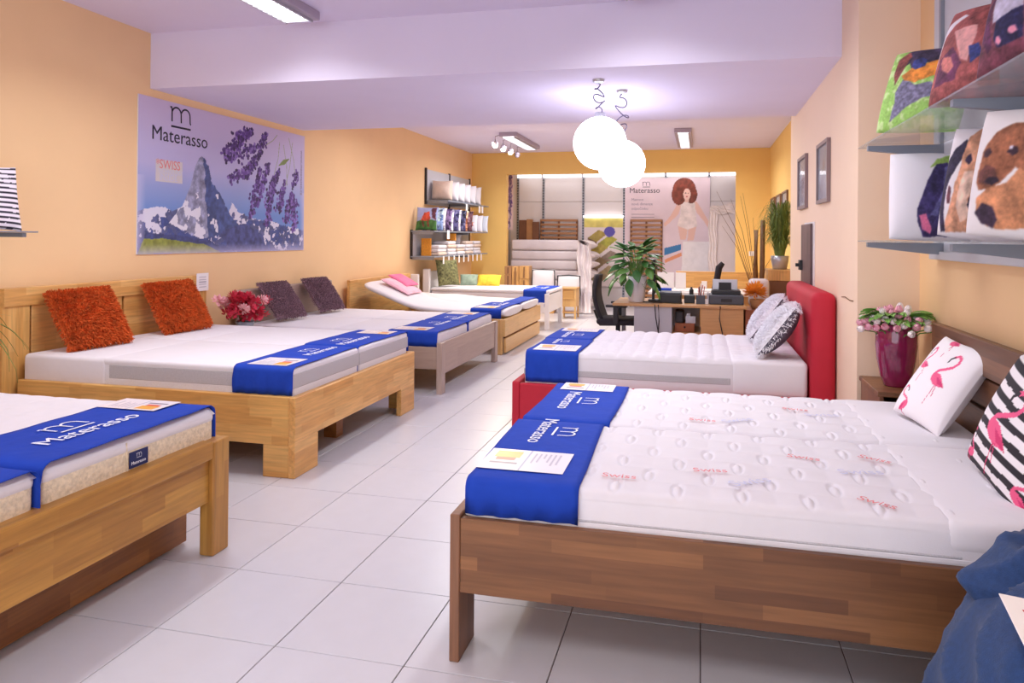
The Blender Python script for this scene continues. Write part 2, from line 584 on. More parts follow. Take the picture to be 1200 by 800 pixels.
def cushion(name, label, cat, mtx, wd, ht, th, m_front, m_back=None, cv=None, group=None, n=None, seed=0, fur=None, pinch=.07, base=None, bend=0.0):
    """a cushion of front and back panels with a seam; fur = (material, length, count)"""
    n = n or (cv.W if cv else 22)
    base = base if base is not None else mtx.translation
    t = thing(name, label, cat, base, group)
    A = pillow_points(wd, ht, th, n, 1, seed, pinch, bend)
    B = pillow_points(wd, ht, th, 22, -1, seed + 1, pinch, bend)
    me = grid_mesh('front_panel', A, colors=cv.a if cv is not None else None)
    me.transform(mtx)
    finish('front_panel', me, m_front, t, smooth=True)
    me = grid_mesh('back_panel', B, faces_flip=True)
    me.transform(mtx)
    finish('back_panel', me, m_back or m_front, t, smooth=True)
    if fur:
        fm, ln, cnt = fur
        V, F = [], []
        g = np.random.default_rng(seed + 5)
        n2 = 40
        for side, share in ((1, .9), (-1, .1)):
            Q = pillow_points(wd, ht, th, n2, side, seed, pinch, bend)
            k = int(cnt * share)
            ii = g.uniform(0, n2 - 1.01, k)
            jj = g.uniform(0, n2 - 1.01, k)
            if side < 0:
                edge = g.random(k) < 2
                e = g.integers(0, 4, k)
                d = g.uniform(0, 1.6, k)
                ii = np.where(edge & (e == 0), d, np.where(edge & (e == 1), n2 - 1.01 - d, ii))
                jj = np.where(edge & (e == 2), d, np.where(edge & (e == 3), n2 - 1.01 - d, jj))
            i0, j0 = ii.astype(int), jj.astype(int)
            p = Q[i0, j0] * (1 - (ii - i0))[:, None] + Q[np.minimum(i0 + 1, n2 - 1), j0] * (ii - i0)[:, None]
            p = p + (Q[i0, np.minimum(j0 + 1, n2 - 1)] - Q[i0, j0]) * (jj - j0)[:, None]
            for q in p:
                nrm = np.array([q[0] / wd * .9, q[1] / ht * .9, side * .55]) + g.normal(0, .33, 3)
                nrm /= np.linalg.norm(nrm)
                sd = np.cross(nrm, g.normal(0, 1, 3))
                sd /= np.linalg.norm(sd) + 1e-9
                L = ln * g.uniform(.6, 1.25)
                wdt = ln * .14
                b = len(V)
                drop = np.array([0, -L * .25, 0])
                V += [q - sd * wdt, q + sd * wdt, q + nrm * L * .6 + sd * wdt * .8, q + nrm * L * .6 - sd * wdt * .8, q + nrm * L + drop]
                F += [(b, b + 1, b + 2, b + 3), (b + 3, b + 2, b + 4)]
        me = bpy.data.meshes.new('pile')
        me.from_pydata([list(x) for x in V], [], F)
        me.transform(mtx)
        finish('pile', me, fm, t, kind='stuff')
    return t

# ------------------------------------------------------------------ beds: shared pieces
def rbox(x0, x1, y0, y1, z0, z1, r=.035, seg=4):
    return box(x0, x1, y0, y1, z0, z1, r, seg)

def sheet_pad(name, x0, x1, y0, y1, z, hfun, m, parent, nx=90, ny=40, tuck=.03):
    """quilted top panel: a height field over the mattress top with tucked edges"""
    u, v = np.meshgrid(np.linspace(0, 1, nx), np.linspace(0, 1, ny))
    X = x0 + (x1 - x0) * u
    Y = y0 + (y1 - y0) * v
    e = np.minimum(np.minimum(u * (x1 - x0), (1 - u) * (x1 - x0)), np.minimum(v * (y1 - y0), (1 - v) * (y1 - y0)))
    roll = np.clip(1 - e / tuck, 0, 1)
    Z = z + hfun(X - x0, Y - y0) * np.clip(e / .03, 0, 1) - tuck * (1 - np.sqrt(np.clip(1 - roll ** 2, 0, 1)))
    return finish(name, grid_mesh(name, np.stack([X, Y, Z], -1)), m, parent, smooth=True)

def runner(label, x0, x1, ya, yb, ztop, za, zb, up, text_y, card, group, card_seed=0, wr=.0025, text=True, tsize=.115, gap_r=.03):
    """blue cloth laid across a mattress: hangs down to za on the ya side and to zb on the yb side;
    up = +1/-1: x direction of the tops of its letters; text_y = (start, end) of the lettering along y"""
    th = .004
    t = thing('mattress_runner', label, 'cloth', ((x0 + x1) / 2, (ya + yb) / 2, ztop), group)
    r = gap_r
    path = [(ya - th, za)]
    for k in np.linspace(0, 1, max(2, int((ztop - r - za) / .03))):
        path.append((ya - th, za + (ztop - r - za) * k))
    for a in np.linspace(PI, PI / 2, 6)[1:]:
        path.append((ya + r + (r + th) * math.cos(a), ztop - r + (r + th) * math.sin(a)))
    for k in np.linspace(0, 1, 24)[1:-1]:
        path.append((ya + r + (yb - ya - 2 * r) * k, ztop + th))
    for a in np.linspace(PI / 2, 0, 6):
        path.append((yb - r + (r + th) * math.cos(a), ztop - r + (r + th) * math.sin(a)))
    for k in np.linspace(0, 1, max(2, int((ztop - r - zb) / .03)))[1:]:
        path.append((yb + th, ztop - r + (zb - ztop + r) * k))
    path = np.array(path)
    nx = 16
    P = np.zeros((len(path), nx, 3))
    g = np.random.default_rng(card_seed + 3)
    ph = g.uniform(0, 6, 6)
    for i, (y, z) in enumerate(path):
        for j in range(nx):
            s = j / (nx - 1)
            x = x0 + (x1 - x0) * s
            w1 = math.sin(9 * y + 5 * s + ph[0]) * math.sin(6 * s + ph[1]) + .6 * math.sin(23 * y + ph[2] + 3 * s)
            xx = x + .012 * math.sin(3.1 * y + ph[3]) * (1 if abs(s - .5) > .4 else .5)
            if z < ztop - r:
                d = (ztop - r - z)
                out = .006 * math.sin(28 * s + 20 * z + ph[4]) * min(1, d / .05)
                P[i, j] = (xx, y + (out - abs(.006) if y < (ya + yb) / 2 else abs(.003)), z)
                if y > (ya + yb) / 2:
                    P[i, j, 1] = y + .002
            else:
                P[i, j] = (xx, y, z + wr * (w1 + 1.6) * .5 * (1 if ztop + th - z < 1e-4 else 0))
    up_sheet = grid_mesh('cloth', P)
    o = finish('cloth', up_sheet, M['blue'], t, smooth=True)
    so = o.modifiers.new('thickness', 'SOLIDIFY')
    so.thickness = .003
    so.offset = -1 if False else 0
    zt = ztop + th + wr * 1.9 + .002
    # lettering: baseline along y, tops towards up
    sgn = 1 if up < 0 else -1
    right = Vector((0, sgn, 0))
    upv = Vector((up, 0, 0))
    xm = (x0 + x1) / 2
    if text:
        a, b = text_y
        L = abs(b - a)
        wt = text_width('Materasso', 1.0)
        size = L / wt
        size = min(size, tsize * 1.6)
        bm = bmesh.new()
        org = Vector((xm - up * .085, a if sgn > 0 else b, zt))
        text_to_bm(bm, 'Materasso', size, frame_matrix(org, right, upv))
        lg = L * .36
        org2 = org + right * (L * .32) + upv * (size * .86)
        m_logo(bm, frame_matrix(org2, right, upv), lg)
        finish('lettering', bm, M['white_ink'], t)
    if card:
        cx0, cx1, cy0, cy1 = card
        cv = price_card(card_seed)
        # card is read with its tops towards up as well
        if sgn > 0:
            org, du, dv = (cx1, cy0, zt), (0, cy1 - cy0, 0), (-(cx1 - cx0), 0, 0)
        else:
            org, du, dv = (cx0, cy1, zt), (0, -(cy1 - cy0), 0), (cx1 - cx0, 0, 0)
        flat_print('price_card', cv, org, du, dv, M['picture'], t)
    return t

def price_card(seed=0):
    cv = Canvas(36, 52, .7, (236, 230, 236))
    g = random.Random(seed)
    cv.poly([(0, .5), (1, .5), (1, .485), (0, .485)], (150, 160, 190))
    cv.poly([(.1, .08), (.42, .08), (.42, .40), (.1, .40)], (244, 176, 60))
    cv.poly([(.42, .12), (.56, .12), (.56, .36), (.42, .36)], (222, 84, 60))
    cv.poly([(.64, .08), (.72, .08), (.72, .42), (.64, .42)], (120, 110, 130))
    for k in range(6):
        y = .56 + k * .06
        cv.poly([(.12, y), (.3 + g.random() * .55, y), (.3 + g.random() * .55, y + .02), (.12, y + .02)], (170, 166, 186))
    return cv

# ================================================================== the setting
LW, RW, BW = -4.65, 1.285, 14.45          # left wall, right wall, back wall planes
CZ = 3.23                                  # ceiling
REAR = 16.05                               # far wall of the stock niche
def build_shell():
    fl = finish('floor', box(LW - .1, RW + .1, -2.6, REAR + .1, -.10, -.006), M['grout'], kind='structure')
    tx, ty, s, gap = -1.9907 - 3.0, 2.3541 - 2.5, .5, .0045
    tile_me = bpy.data.meshes.new('tile')
    b = box(0, s - gap, 0, s - gap, -.008, 0, .0012, 1)
    b.to_mesh(tile_me)
    b.free()
    tile_me.materials.append(M['tile'])
    rest = bmesh.new()
    n = 0
    for j in range(34):
        for i in range(13):
            x, y = tx + s * i + gap / 2, ty + s * j + gap / 2
            if x > RW or x + s < LW or y > REAR:
                continue
            seen = (-2.9 < x + s and y + s > 1.6 and y < 13.6 and not (x > -.9 and 5.2 < y < 7.4))
            if seen and n < 290:
                o = bpy.data.objects.new('tile', tile_me)
                COL.objects.link(o)
                o.location = (x, y, random.uniform(-.0004, .0002))
                o.parent = fl
                n += 1
            else:
                add_box(rest, max(x, LW), min(x + s - gap, RW), y, min(y + s - gap, REAR), -.008, 0)
    finish('tile_field', rest, M['tile'], fl, kind='stuff')
    finish('wall_left', box(LW - .12, LW, -2.6, REAR + .1, 0, CZ + .1), M['wall_peach'], kind='structure')
    finish('wall_right', box(RW, RW + .12, -2.6, REAR + .1, 0, CZ + .1), M['wall_peach'], kind='structure')
    finish('wall_pier', box(.938, RW, 4.80, 8.22, 0, CZ), M['wall_cream'], kind='structure')
    finish('ceiling', box(LW - .1, RW + .1, -2.6, REAR + .1, CZ, CZ + .12), M['ceiling'], kind='structure')
    finish('ceiling_soffit', box(LW, .938, 5.345, 7.835, 2.75, CZ), M['ceiling'], kind='structure')
    # back wall with the wide opening to the niche
    finish('wall_back', boxes([(LW, -3.90, BW, BW + .15, 0, CZ), (.655, RW, BW, BW + .15, 0, CZ), (-3.90, .655, BW, BW + .15, 2.785, CZ)]), M['wall_yellow'], kind='structure')
    finish('wall_niche', box(LW, RW, REAR, REAR + .1, 0, CZ), M['white_panel'], kind='structure')
    finish('wall_niche_left', box(-4.35, -4.28, BW + .15, REAR, 0, CZ), M['wall_yellow'], kind='structure')
    finish('wall_niche_right', box(.95, 1.0, BW + .15, REAR, 0, CZ), M['white_panel'], kind='structure')
    finish('wall_right_rear', box(RW - .01, RW, 8.22, BW, 0, CZ), M['wall_yellow'], kind='structure')
    # shop front behind the camera: piers and a lintel around open glazing
    finish('wall_front', boxes([(LW, -4.45, -2.6, -2.5, 0, CZ), (1.1, RW, -2.6, -2.5, 0, CZ), (-4.45, 1.1, -2.6, -2.5, 3.0, CZ), (-4.45, 1.1, -2.6, -2.5, 0, .15)]), M['wall_peach'], kind='structure')
build_shell()

# ------------------------------------------------------------------ lights the shop has
def fluorescent(label, x, y0, y1, wd, power, group, z=CZ, spread=150, ribs=24):
    t = thing('ceiling_light', label, 'light', (x, (y0 + y1) / 2, z), group)
    finish('light_body', box(x - wd / 2, x + wd / 2, y0, y1, z - .07, z - .001, .006, 1), M['fixture'], t)
    finish('light_diffuser', box(x - wd / 2 + .05, x + wd / 2 - .05, y0 + .05, y1 - .04, z - .078, z - .068), M['tube'], t)
    bm = bmesh.new()
    for k in range(ribs):
        y = y0 + .06 + (y1 - y0 - .12) * k / (ribs - 1)
        add_box(bm, x - wd / 2 + .05, x + wd / 2 - .05, y - .0035, y + .0035, z - .089, z - .078)
    for xx in (x - wd / 2 + .045, x + wd / 2 - .055):
        add_box(bm, xx, xx + .012, y0 + .045, y1 - .035, z - .09, z - .07)
    finish('light_louvre', bm, M['silver'], t, kind='stuff')
    area_light('lamp_light', (x, (y0 + y1) / 2 - .12, z - .095), wd - .11, y1 - y0 - .40, power, spread=spread)
    return t
G = 'fluorescent louvre lights on the front ceiling'
fluorescent('long louvred fluorescent light on the front ceiling above the poster', -3.05, 3.55, 5.10, .32, 31, G)
fluorescent('louvred fluorescent light on the front ceiling above the dark bed', -.40, 3.55, 5.10, .32, 31, G)
fluorescent('louvred fluorescent light at the shop front on the left', -3.05, -.9, .65, .32, 31, G)
fluorescent('louvred fluorescent light at the shop front on the right', -.40, -.9, .65, .32, 31, G)
fluorescent('louvred ceiling light just behind the soffit on the left', -3.12, 8.2, 9.9, .30, 27, None, spread=165)
fluorescent('louvred ceiling light just behind the soffit on the right', -.28, 8.2, 9.9, .30, 24, None, spread=165)
t = fluorescent('small louvred ceiling light near the back wall, right of the globe lamps', -.28, 11.65, 13.60, .27, 50, None, spread=165)
t = fluorescent('ceiling light with a row of spot heads along its left edge', -3.12, 11.6, 13.4, .30, 50, None, spread=165)
for k in range(4):
    y = 11.7 + k * .5
    h = finish('spot_head', lathe([(.018, .07), (.045, .05), (.058, 0), (.05, 0)], (-3.36, y, CZ - .20), 12), M['fixture'], t, smooth=True)
    finish('bulb', ball((-3.36, y, CZ - .205), .045, 10), M['bulb'] if k < 3 else M['fixture'], h)
    finish('spot_arm', tube([(-3.26, y, CZ - .03), (-3.36, y, CZ - .05), (-3.36, y, CZ - .14)], .009), M['fixture'], t)
area_light('lamp_light', (-3.36, 12.2, CZ - .29), .08, 1.5, 60, color=(1, .86, .62), spread=150, rot=(-.25, -.55, 0))

def globe(label, c, r, can, loops, seed):
    t = thing('globe_lamp', label, 'lamp', (can[0], can[1], can[2]), 'white globe pendant lamps')
    finish('globe_shade', ball(c, r, 32), M['globe'], t, smooth=True)
    finish('lamp_cap', lathe([(.045, .035), (.05, 0), (.05, -.03)], (c[0], c[1], c[2] + r), 14), M['silver'], t)
    finish('canopy', lathe([(.05, 0), (.045, -.02), (.02, -.03)], can, 16), M['silver'], t)
    g = random.Random(seed)
    P = []
    top = Vector((can[0], can[1], can[2] - .03))
    end = Vector((c[0], c[1], c[2] + r + .03))
    n = 60
    for k in range(n + 1):
        s = k / n
        p = top.lerp(end, s)
        amp = loops * math.sin(PI * s) ** .6
        p += Vector((math.sin(s * 21 + seed) * amp, math.cos(s * 17 + seed) * amp * .5, math.sin(s * 30 + seed) * amp * .5))
        P.append(p)
    finish('cable', tube(P, .005, 5), M['wire'], t, smooth=True)
globe('nearer white globe lamp hanging on a curly cable, upper left of the pair', (-.86, 6.30, 2.315), .232, (-.80, 5.75, 2.75), .045, 1)
globe('farther white globe lamp hanging low, partly behind the upper globe', (-.74, 6.95, 2.20), .228, (-.66, 6.2, 2.75), .06, 4)

# ================================================================== bed 1: golden oak, front left
def bed_oak_front():
    x1, y0, y1 = -2.18, 1.13, 3.045
    t = thing('double_bed', 'golden oak double bed at front left with a drawer board under its footboard', 'bed', (-3.2, 2.1, 0))
    for y in (y0, y1 - .115):
        finish('leg', box(x1 - .075, x1, y, y + .115, 0, .53, .008), M['gold_z'], t)
    finish('footboard_rail', box(x1 - .085, x1 - .002, y0 + .115, y1 - .115, .452, .535, .006), M['gold_y'], t)
    finish('footboard_panel', box(x1 - .06, x1 - .025, y0 + .115, y1 - .115, .25, .452, .003, 1), M['gold_y'], t)
    for y in (y0 + .01, y1 - .045):
        finish('side_rail', box(-4.45, x1 - .075, y, y + .035, .26, .50, .004, 1), M['gold_x'], t)
    for y in (y0, y1 - .10):
        finish('leg', box(-4.52, -4.44, y, y + .10, 0, .55, .006), M['gold_z'], t)
    finish('headboard', box(-4.50, -4.455, y0 + .1, y1 - .1, .4, .95, .006), M['gold_y'], t)
    finish('slatted_base', box(-4.44, x1 - .09, y0 + .05, y1 - .05, .36, .40), M['slat'], t)
    d = thing('underbed_drawer', 'reddish oak drawer under the golden oak bed at front left', 'drawer', (-2.6, 2.1, 0))
    finish('drawer_front', box(-2.425, -2.40, 1.16, 3.03, .012, .235, .003, 1), M['rust_y'], d)
    finish('drawer_tray', box(-3.3, -2.425, 1.2, 2.98, .02, .20), M['rust_y'], d)
    z = .67
    for i, (a, b, lab) in enumerate(((1.17, 2.055, 'nearer white mattress with beige quilted sides on the golden oak bed'), (2.075, 3.005, 'farther white mattress with beige quilted sides and a navy tag on the golden oak bed'))):
        m = thing('mattress', lab, 'mattress', (-3.2, (a + b) / 2, .40), 'mattresses on the golden oak bed')
        finish('mattress_core', rbox(-4.42, x1 - .055, a, b, .402, z - .012, .03), M['tuft_beige'], m, smooth=True)
        finish('top_band', rbox(-4.423, x1 - .052, a - .003, b + .003, z - .075, z - .008, .03), M['white_cloth'], m, smooth=True)
        finish('piping', rbox(-4.423, x1 - .051, a - .004, b + .004, .415, .427, .004, 1), M['white_cloth'], m)
        hf = lambda X, Y: .006 * np.abs(np.sin(X * 22) * np.sin(Y * 22)) ** .5
        sheet_pad('quilted_top', -4.42, x1 - .053, a, b, z, hf, M['white_cloth'], m, 120, 50)
        if i == 1:
            finish('brand_tag', box(x1 - .054, x1 - .050, 2.475, 2.575, .54, .605), M['navy'], m)
            bm = bmesh.new()
            mt = frame_matrix(Vector((x1 - .0495, 2.483, .553)), (0, 1, 0), (0, 0, 1))
            text_to_bm(bm, 'Materasso', .019, mt)
            m_logo(bm, frame_matrix(Vector((x1 - .0495, 2.51, .577)), (0, 1, 0), (0, 0, 1)), .028)
            finish('tag_lettering', bm, M['white_ink'], m)
            finish('side_seam', tube([(x1 - .054, 2.462, .43), (x1 - .053, 2.467, .54), (x1 - .053, 2.46, .65)], .003, 5), M['tuft_beige'], m)
    g = 'blue cloths on the golden oak bed'
    runner('blue logo cloth across the farther mattress of the golden oak bed at front left', -2.72, x1 - .052, 2.073, 3.008, z + .006, .425, .44, -1, (2.24, 2.72), (-2.71, -2.40, 2.80, 2.985), g, 1, wr=.004)
    runner('blue logo cloth across the nearer mattress of the golden oak bed at front left', -2.72, x1 - .052, 1.167, 2.053, z - .004, .44, .425, -1, (1.35, 1.85), None, g, 2, wr=.004)
bed_oak_front()

# ================================================================== bed 2: honey beech, second on the left
def bed_beech():
    x1, y0, y1 = -2.40, 3.985, 5.885
    t = thing('double_bed', 'honey beech double bed with chunky board legs, second on the left', 'bed', (-3.4, 4.9, 0))
    th = .045
    finish('side_rail', box(-4.5, x1 - th, y0, y0 + th, .198, .495, .004, 1), M['oak_x'], t)
    finish('side_rail', box(-4.5, x1 - th, y1 - th, y1, .198, .495, .004, 1), M['oak_x'], t)
    finish('footboard', box(x1 - th, x1, y0, y1, .22, .495, .005, 1), M['oak_y'], t)
    for s, ya in ((1, y0), (-1, y1)):
        a, b = sorted((ya, ya + s * th))
        finish('leg', box(x1 - .22, x1 - th, a, b, 0, .2, .004, 1), M['oak_x'], t)
        a, b = sorted((ya, ya + s * .28))
        finish('leg', box(x1 - th, x1, a, b, 0, .222, .004, 1), M['oak_y'], t)
        a, b = sorted((ya + s * .05, ya + s * .15))
        finish('leg', box(-4.4, -4.3, a, b, 0, .3, .004, 1), M['oak_z'], t)
    finish('middle_leg', box(-2.7, -2.6, 4.88, 4.98, 0, .2), M['rust_y'], t)
    hx = -4.53
    finish('headboard_post', box(hx - .05, hx, 3.90, 4.105, .0, 1.0, .005, 1), M['oak_z'], t)
    finish('headboard_post', box(hx - .05, hx, 5.76, 5.955, .0, 1.0, .005, 1), M['oak_z'], t)
    finish('headboard_bar', box(hx - .055, hx + .012, 3.90, 5.955, .988, 1.115, .006), M['oak_y'], t)
    for a, b in ((4.124, 4.936), (4.958, 5.742)):
        finish('headboard_panel', box(hx - .045, hx - .008, a, b, .3, .988, .004, 1), M['oak_y'], t)
    finish('headboard_backing', box(hx - .052, hx - .046, 4.0, 5.9, .3, 1.0), M['groove'], t)
    finish('slatted_base', box(-4.48, x1 - .05, y0 + .05, y1 - .05, .36, .40), M['slat'], t)
    z = .66
    for i, (a, b, lab) in enumerate(((4.03, 4.925, 'nearer white mattress with a grey knit border on the honey beech bed'), (4.94, 5.84, 'farther white mattress on the honey beech bed, beside the red flowers'))):
        m = thing('mattress', lab, 'mattress', (-3.4, (a + b) / 2, .40), 'mattresses on the honey beech bed')
        finish('mattress_core', rbox(-4.49, x1 - .05, a, b, .402, z, .03), M['knit_white'], m, smooth=True)
        finish('top_cover', rbox(-4.492, x1 - .048, a - .002, b + .002, z - .05, z + .002, .02), M['white_cloth'], m, smooth=True)
        finish('knit_border', rbox(-3.80, x1 - .046, a - .004, b + .004, .535, .625, .004, 1), M['knit_grey'], m)
        finish('protector', rbox(-4.50, -3.82, a - .006, b + .006, .44, z + .005, .03), M['sheet'], m, smooth=True)
    g = 'blue cloths on the honey beech bed'
    runner('blue logo cloth across the nearer mattress of the honey beech bed', -2.87, x1 - .05, 4.026, 4.928, z + .003, .50, .42, -1, (4.46, 4.85), (-2.79, -2.51, 4.06, 4.32), g, 3)
    runner('blue logo cloth across the farther mattress of the honey beech bed', -2.90, x1 - .05, 4.937, 5.843, z + .003, .42, .50, -1, (4.97, 5.42), (-2.81, -2.52, 5.60, 5.80), g, 4)
    # paper sign on the headboard
    s = thing('price_sign', 'small white paper sign taped to the corner of the beech headboard', 'sign', (hx + .014, 5.88, 1.05))
    cv = Canvas(24, 28, .85, (240, 236, 240))
    for k in range(5):
        cv.poly([(.2, .2 + k * .14), (.8, .2 + k * .14), (.8, .24 + k * .14), (.2, .24 + k * .14)], (170, 166, 180))
    flat_print('sign_print', cv, (hx + .016, 5.795, .965), (0, .165, 0), (0, 0, .165), M['picture'], s)
    finish('sign_card', box(hx + .0125, hx + .0155, 5.795, 5.96, .965, 1.13), M['paper'], s)
bed_beech()
def cushions_orange():
    for lab, y, dy, yy, sd, tilt in (('nearer orange shaggy cushion against the beech headboard', 4.40, .02, 0, 11, .30), ('farther orange shaggy cushion against the beech headboard, near the paper sign', 5.32, .03, 0, 12, .34)):
        base = Vector((-4.19, y, .668))
        up = Vector((-.52, .02, .86))
        right = Vector((.10, 1, 0.02)).normalized()
        c = base + up.normalized() * .225 + Vector((-.02, 0, .02))
        cushion('shaggy_cushion', lab, 'cushion', frame_matrix(c, right, up), .50, .46, .13, M['orange_fur'], seed=sd, fur=(M['orange_fur'], .03, 9000), group='orange shaggy cushions', pinch=.03, base=base)
cushions_orange()

# ================================================================== bed 3: taupe, third on the left
def bed_taupe():
    x1, y0, y1 = -2.36, 6.46, 8.40
    t = thing('double_bed', 'taupe grey double bed on slim legs, third on the left', 'bed', (-3.4, 7.4, 0))
    for y in (y0, y1 - .10):
        finish('leg', box(x1 - .055, x1, y, y + .10, 0, .485, .006), M['grey_z'], t)
        finish('leg', box(-4.55, -4.48, y, y + .10, 0, .5, .006), M['grey_z'], t)
    finish('footboard', box(x1 - .045, x1 - .012, y0 + .1, y1 - .1, .18, .485, .004, 1), M['grey_y'], t)
    for y in (y0 + .02, y1 - .05):
        finish('side_rail', box(-4.48, x1 - .055, y, y + .03, .23, .44, .004, 1), M['grey_x'], t)
    finish('headboard', box(-4.585, -4.55, y0, y1, .3, .93, .02, 3), M['grey_y'], t)
    finish('slatted_base', box(-4.48, x1 - .06, y0 + .05, y1 - .05, .34, .375), M['slat'], t)
    z = .575
    for i, (a, b, lab) in enumerate(((6.51, 7.42, 'nearer white mattress on the taupe bed, with a mottled cushion'), (7.435, 8.35, 'farther white mattress on the taupe bed, beside the raised bed'))):
        m = thing('mattress', lab, 'mattress', (-3.4, (a + b) / 2, .38), 'mattresses on the taupe bed')
        finish('mattress_core', rbox(-4.53, x1 - .06, a, b, .38, z, .035), M['white_cloth'], m, smooth=True)
        finish('protector', rbox(-4.54, -3.5, a - .004, b + .004, .40, z + .004, .035), M['sheet'], m, smooth=True)
    g = 'blue cloths on the taupe bed'
    runner('blue logo cloth across the nearer mattress of the taupe bed', -2.93, x1 - .058, 6.506, 7.423, z + .002, .44, .40, -1, (7.0, 7.38), (-2.93 + .02, -2.56, 6.56, 6.80), g, 5)
    runner('blue logo cloth across the farther mattress of the taupe bed', -2.93, x1 - .058, 7.432, 8.353, z + .002, .40, .44, -1, (7.52, 7.95), (-2.90, -2.56, 8.05, 8.30), g, 6)
    for lab, y, sd in (('mottled purple cushion on the taupe bed, nearer the red flowers', 6.93, 21), ('mottled purple cushion on the taupe bed, farther from the red flowers', 7.80, 22)):
        base = Vector((-4.20, y, .585))
        up = Vector((-.60, .10, .80))
        cushion('pile_cushion', lab, 'cushion', frame_matrix(base + up.normalized() * .23 + Vector((-.02, 0, .03)), (.12, 1, 0), up), .46, .46, .12, M['purple_fur'], seed=sd, fur=(M['purple_fur'], .022, 6000), group='mottled purple cushions', pinch=.03, base=base)
bed_taupe()

# ================================================================== bed 4: pale pine with drawer, raised head
def bed_pine():
    x1, y0, y1 = -2.39, 8.84, 10.92
    t = thing('double_bed', 'pale pine double bed with a drawer base, fourth on the left', 'bed', (-3.4, 9.9, 0))
    finish('footboard', box(x1 - .04, x1, y0, y1, .23, .45, .004, 1), M['pine_y'], t)
    d = finish('drawer', box(x1 - .035, x1 - .002, y0 + .06, y1 - .04, .02, .20, .004, 1), M['pine_y'], t)
    finish('drawer_slot', box(x1 - .05, x1 - .03, y0 + .1, y1 - .1, .20, .23), M['cardboard2'], d)
    for y in (y0, y1 - .05):
        finish('leg', box(x1 - .13, x1 - .04, y, y + .05, 0, .45, .004, 1), M['pine_z'], t)
        finish('leg', box(-4.5, -4.4, y, y + .05, 0, .45, .004, 1), M['pine_z'], t)
        finish('side_rail', box(-4.4, x1 - .13, y + .005, y + .045, .20, .45, .004, 1), M['pine_x'], t)
    finish('headboard', box(-4.58, -4.53, y0, y1, .2, .90, .008, 1), M['oak_y'], t)
    z = .565
    # the nearer mattress is raised at its head
    for i, (a, b, lab) in enumerate(((8.88, 9.86, 'white mattress with its head end raised, under the pink cushion'), (9.88, 10.88, 'flat white mattress on the far half of the pale pine bed'))):
        m = thing('mattress', lab, 'mattress', (-3.4, (a + b) / 2, .45), 'mattresses on the pale pine bed')
        rise = .33 if i == 0 else .06
        xs = [x1 - .008, x1 - .03, -2.6, -3.0, -3.4, -3.7, -3.95, -4.2, -4.45]
        zs = [0, 0, 0, 0, .01, .05, .15 if rise > .2 else .03, .25 if rise > .2 else .05, rise]
        bm = bmesh.new()
        prev = None
        for x, dz in zip(xs, zs):
            r = [bm.verts.new(p) for p in ((x, a, .45 + dz), (x, a, z - .03 + dz), (x, a + .03, z + dz), (x, b - .03, z + dz), (x, b, z - .03 + dz), (x, b, .45 + dz))]
            if prev:
                for k in range(6):
                    bm.faces.new((prev[k], prev[(k + 1) % 6], r[(k + 1) % 6], r[k]))
            else:
                bm.faces.new(r[::-1])
            prev = r
        bm.faces.new(prev)
        bmesh.ops.recalc_face_normals(bm, faces=list(bm.faces))
        o = finish('mattress_core', bm, M['white_cloth'], m, smooth=True)
        o.modifiers.new('round', 'SUBSURF').levels = 2
        o.modifiers['round'].render_levels = 2
    g = 'blue cloths on the pale pine bed'
    runner('blue cloth across the nearer mattress of the pale pine bed', -2.86, x1 - .06, 8.874, 9.863, z + .004, .455, .45, -1, (9.35, 9.75), (-2.84, -2.56, 8.95, 9.25), g, 7)
    runner('blue cloth across the farther mattress of the pale pine bed', -2.70, x1 - .06, 9.877, 10.884, z + .004, .45, .455, -1, (9.98, 10.4), None, g, 8, text=False)
    p = Vector((-4.05, 9.45, .80))
    cushion('pink_cushion', 'pale pink flat cushion lying on the raised head of the pine bed', 'cushion', frame_matrix(p, (0, 1, 0), (-.85, 0, .42)), .52, .46, .10, M['pale_pink'], group=None, seed=31)
    cushion('bright_pink_cushion', 'small bright pink folded cushion on top of the pale pink one', 'cushion', frame_matrix(p + Vector((-.02, .10, .075)), (.1, 1, 0), (-.85, 0, .42)), .36, .34, .07, M['pink'], seed=32)
    s = thing('side_panel', 'narrow white board standing at the wall behind the pink cushion', 'board', (-4.5, 10.99, 0))
    finish('board', box(-4.6, -4.42, 10.95, 11.02, 0, .88, .01), M['white_lac'], s)
    finish('board_foot', box(-4.6, -4.36, 10.94, 11.03, 0, .04, .005, 1), M['white_lac'], s)
bed_pine()

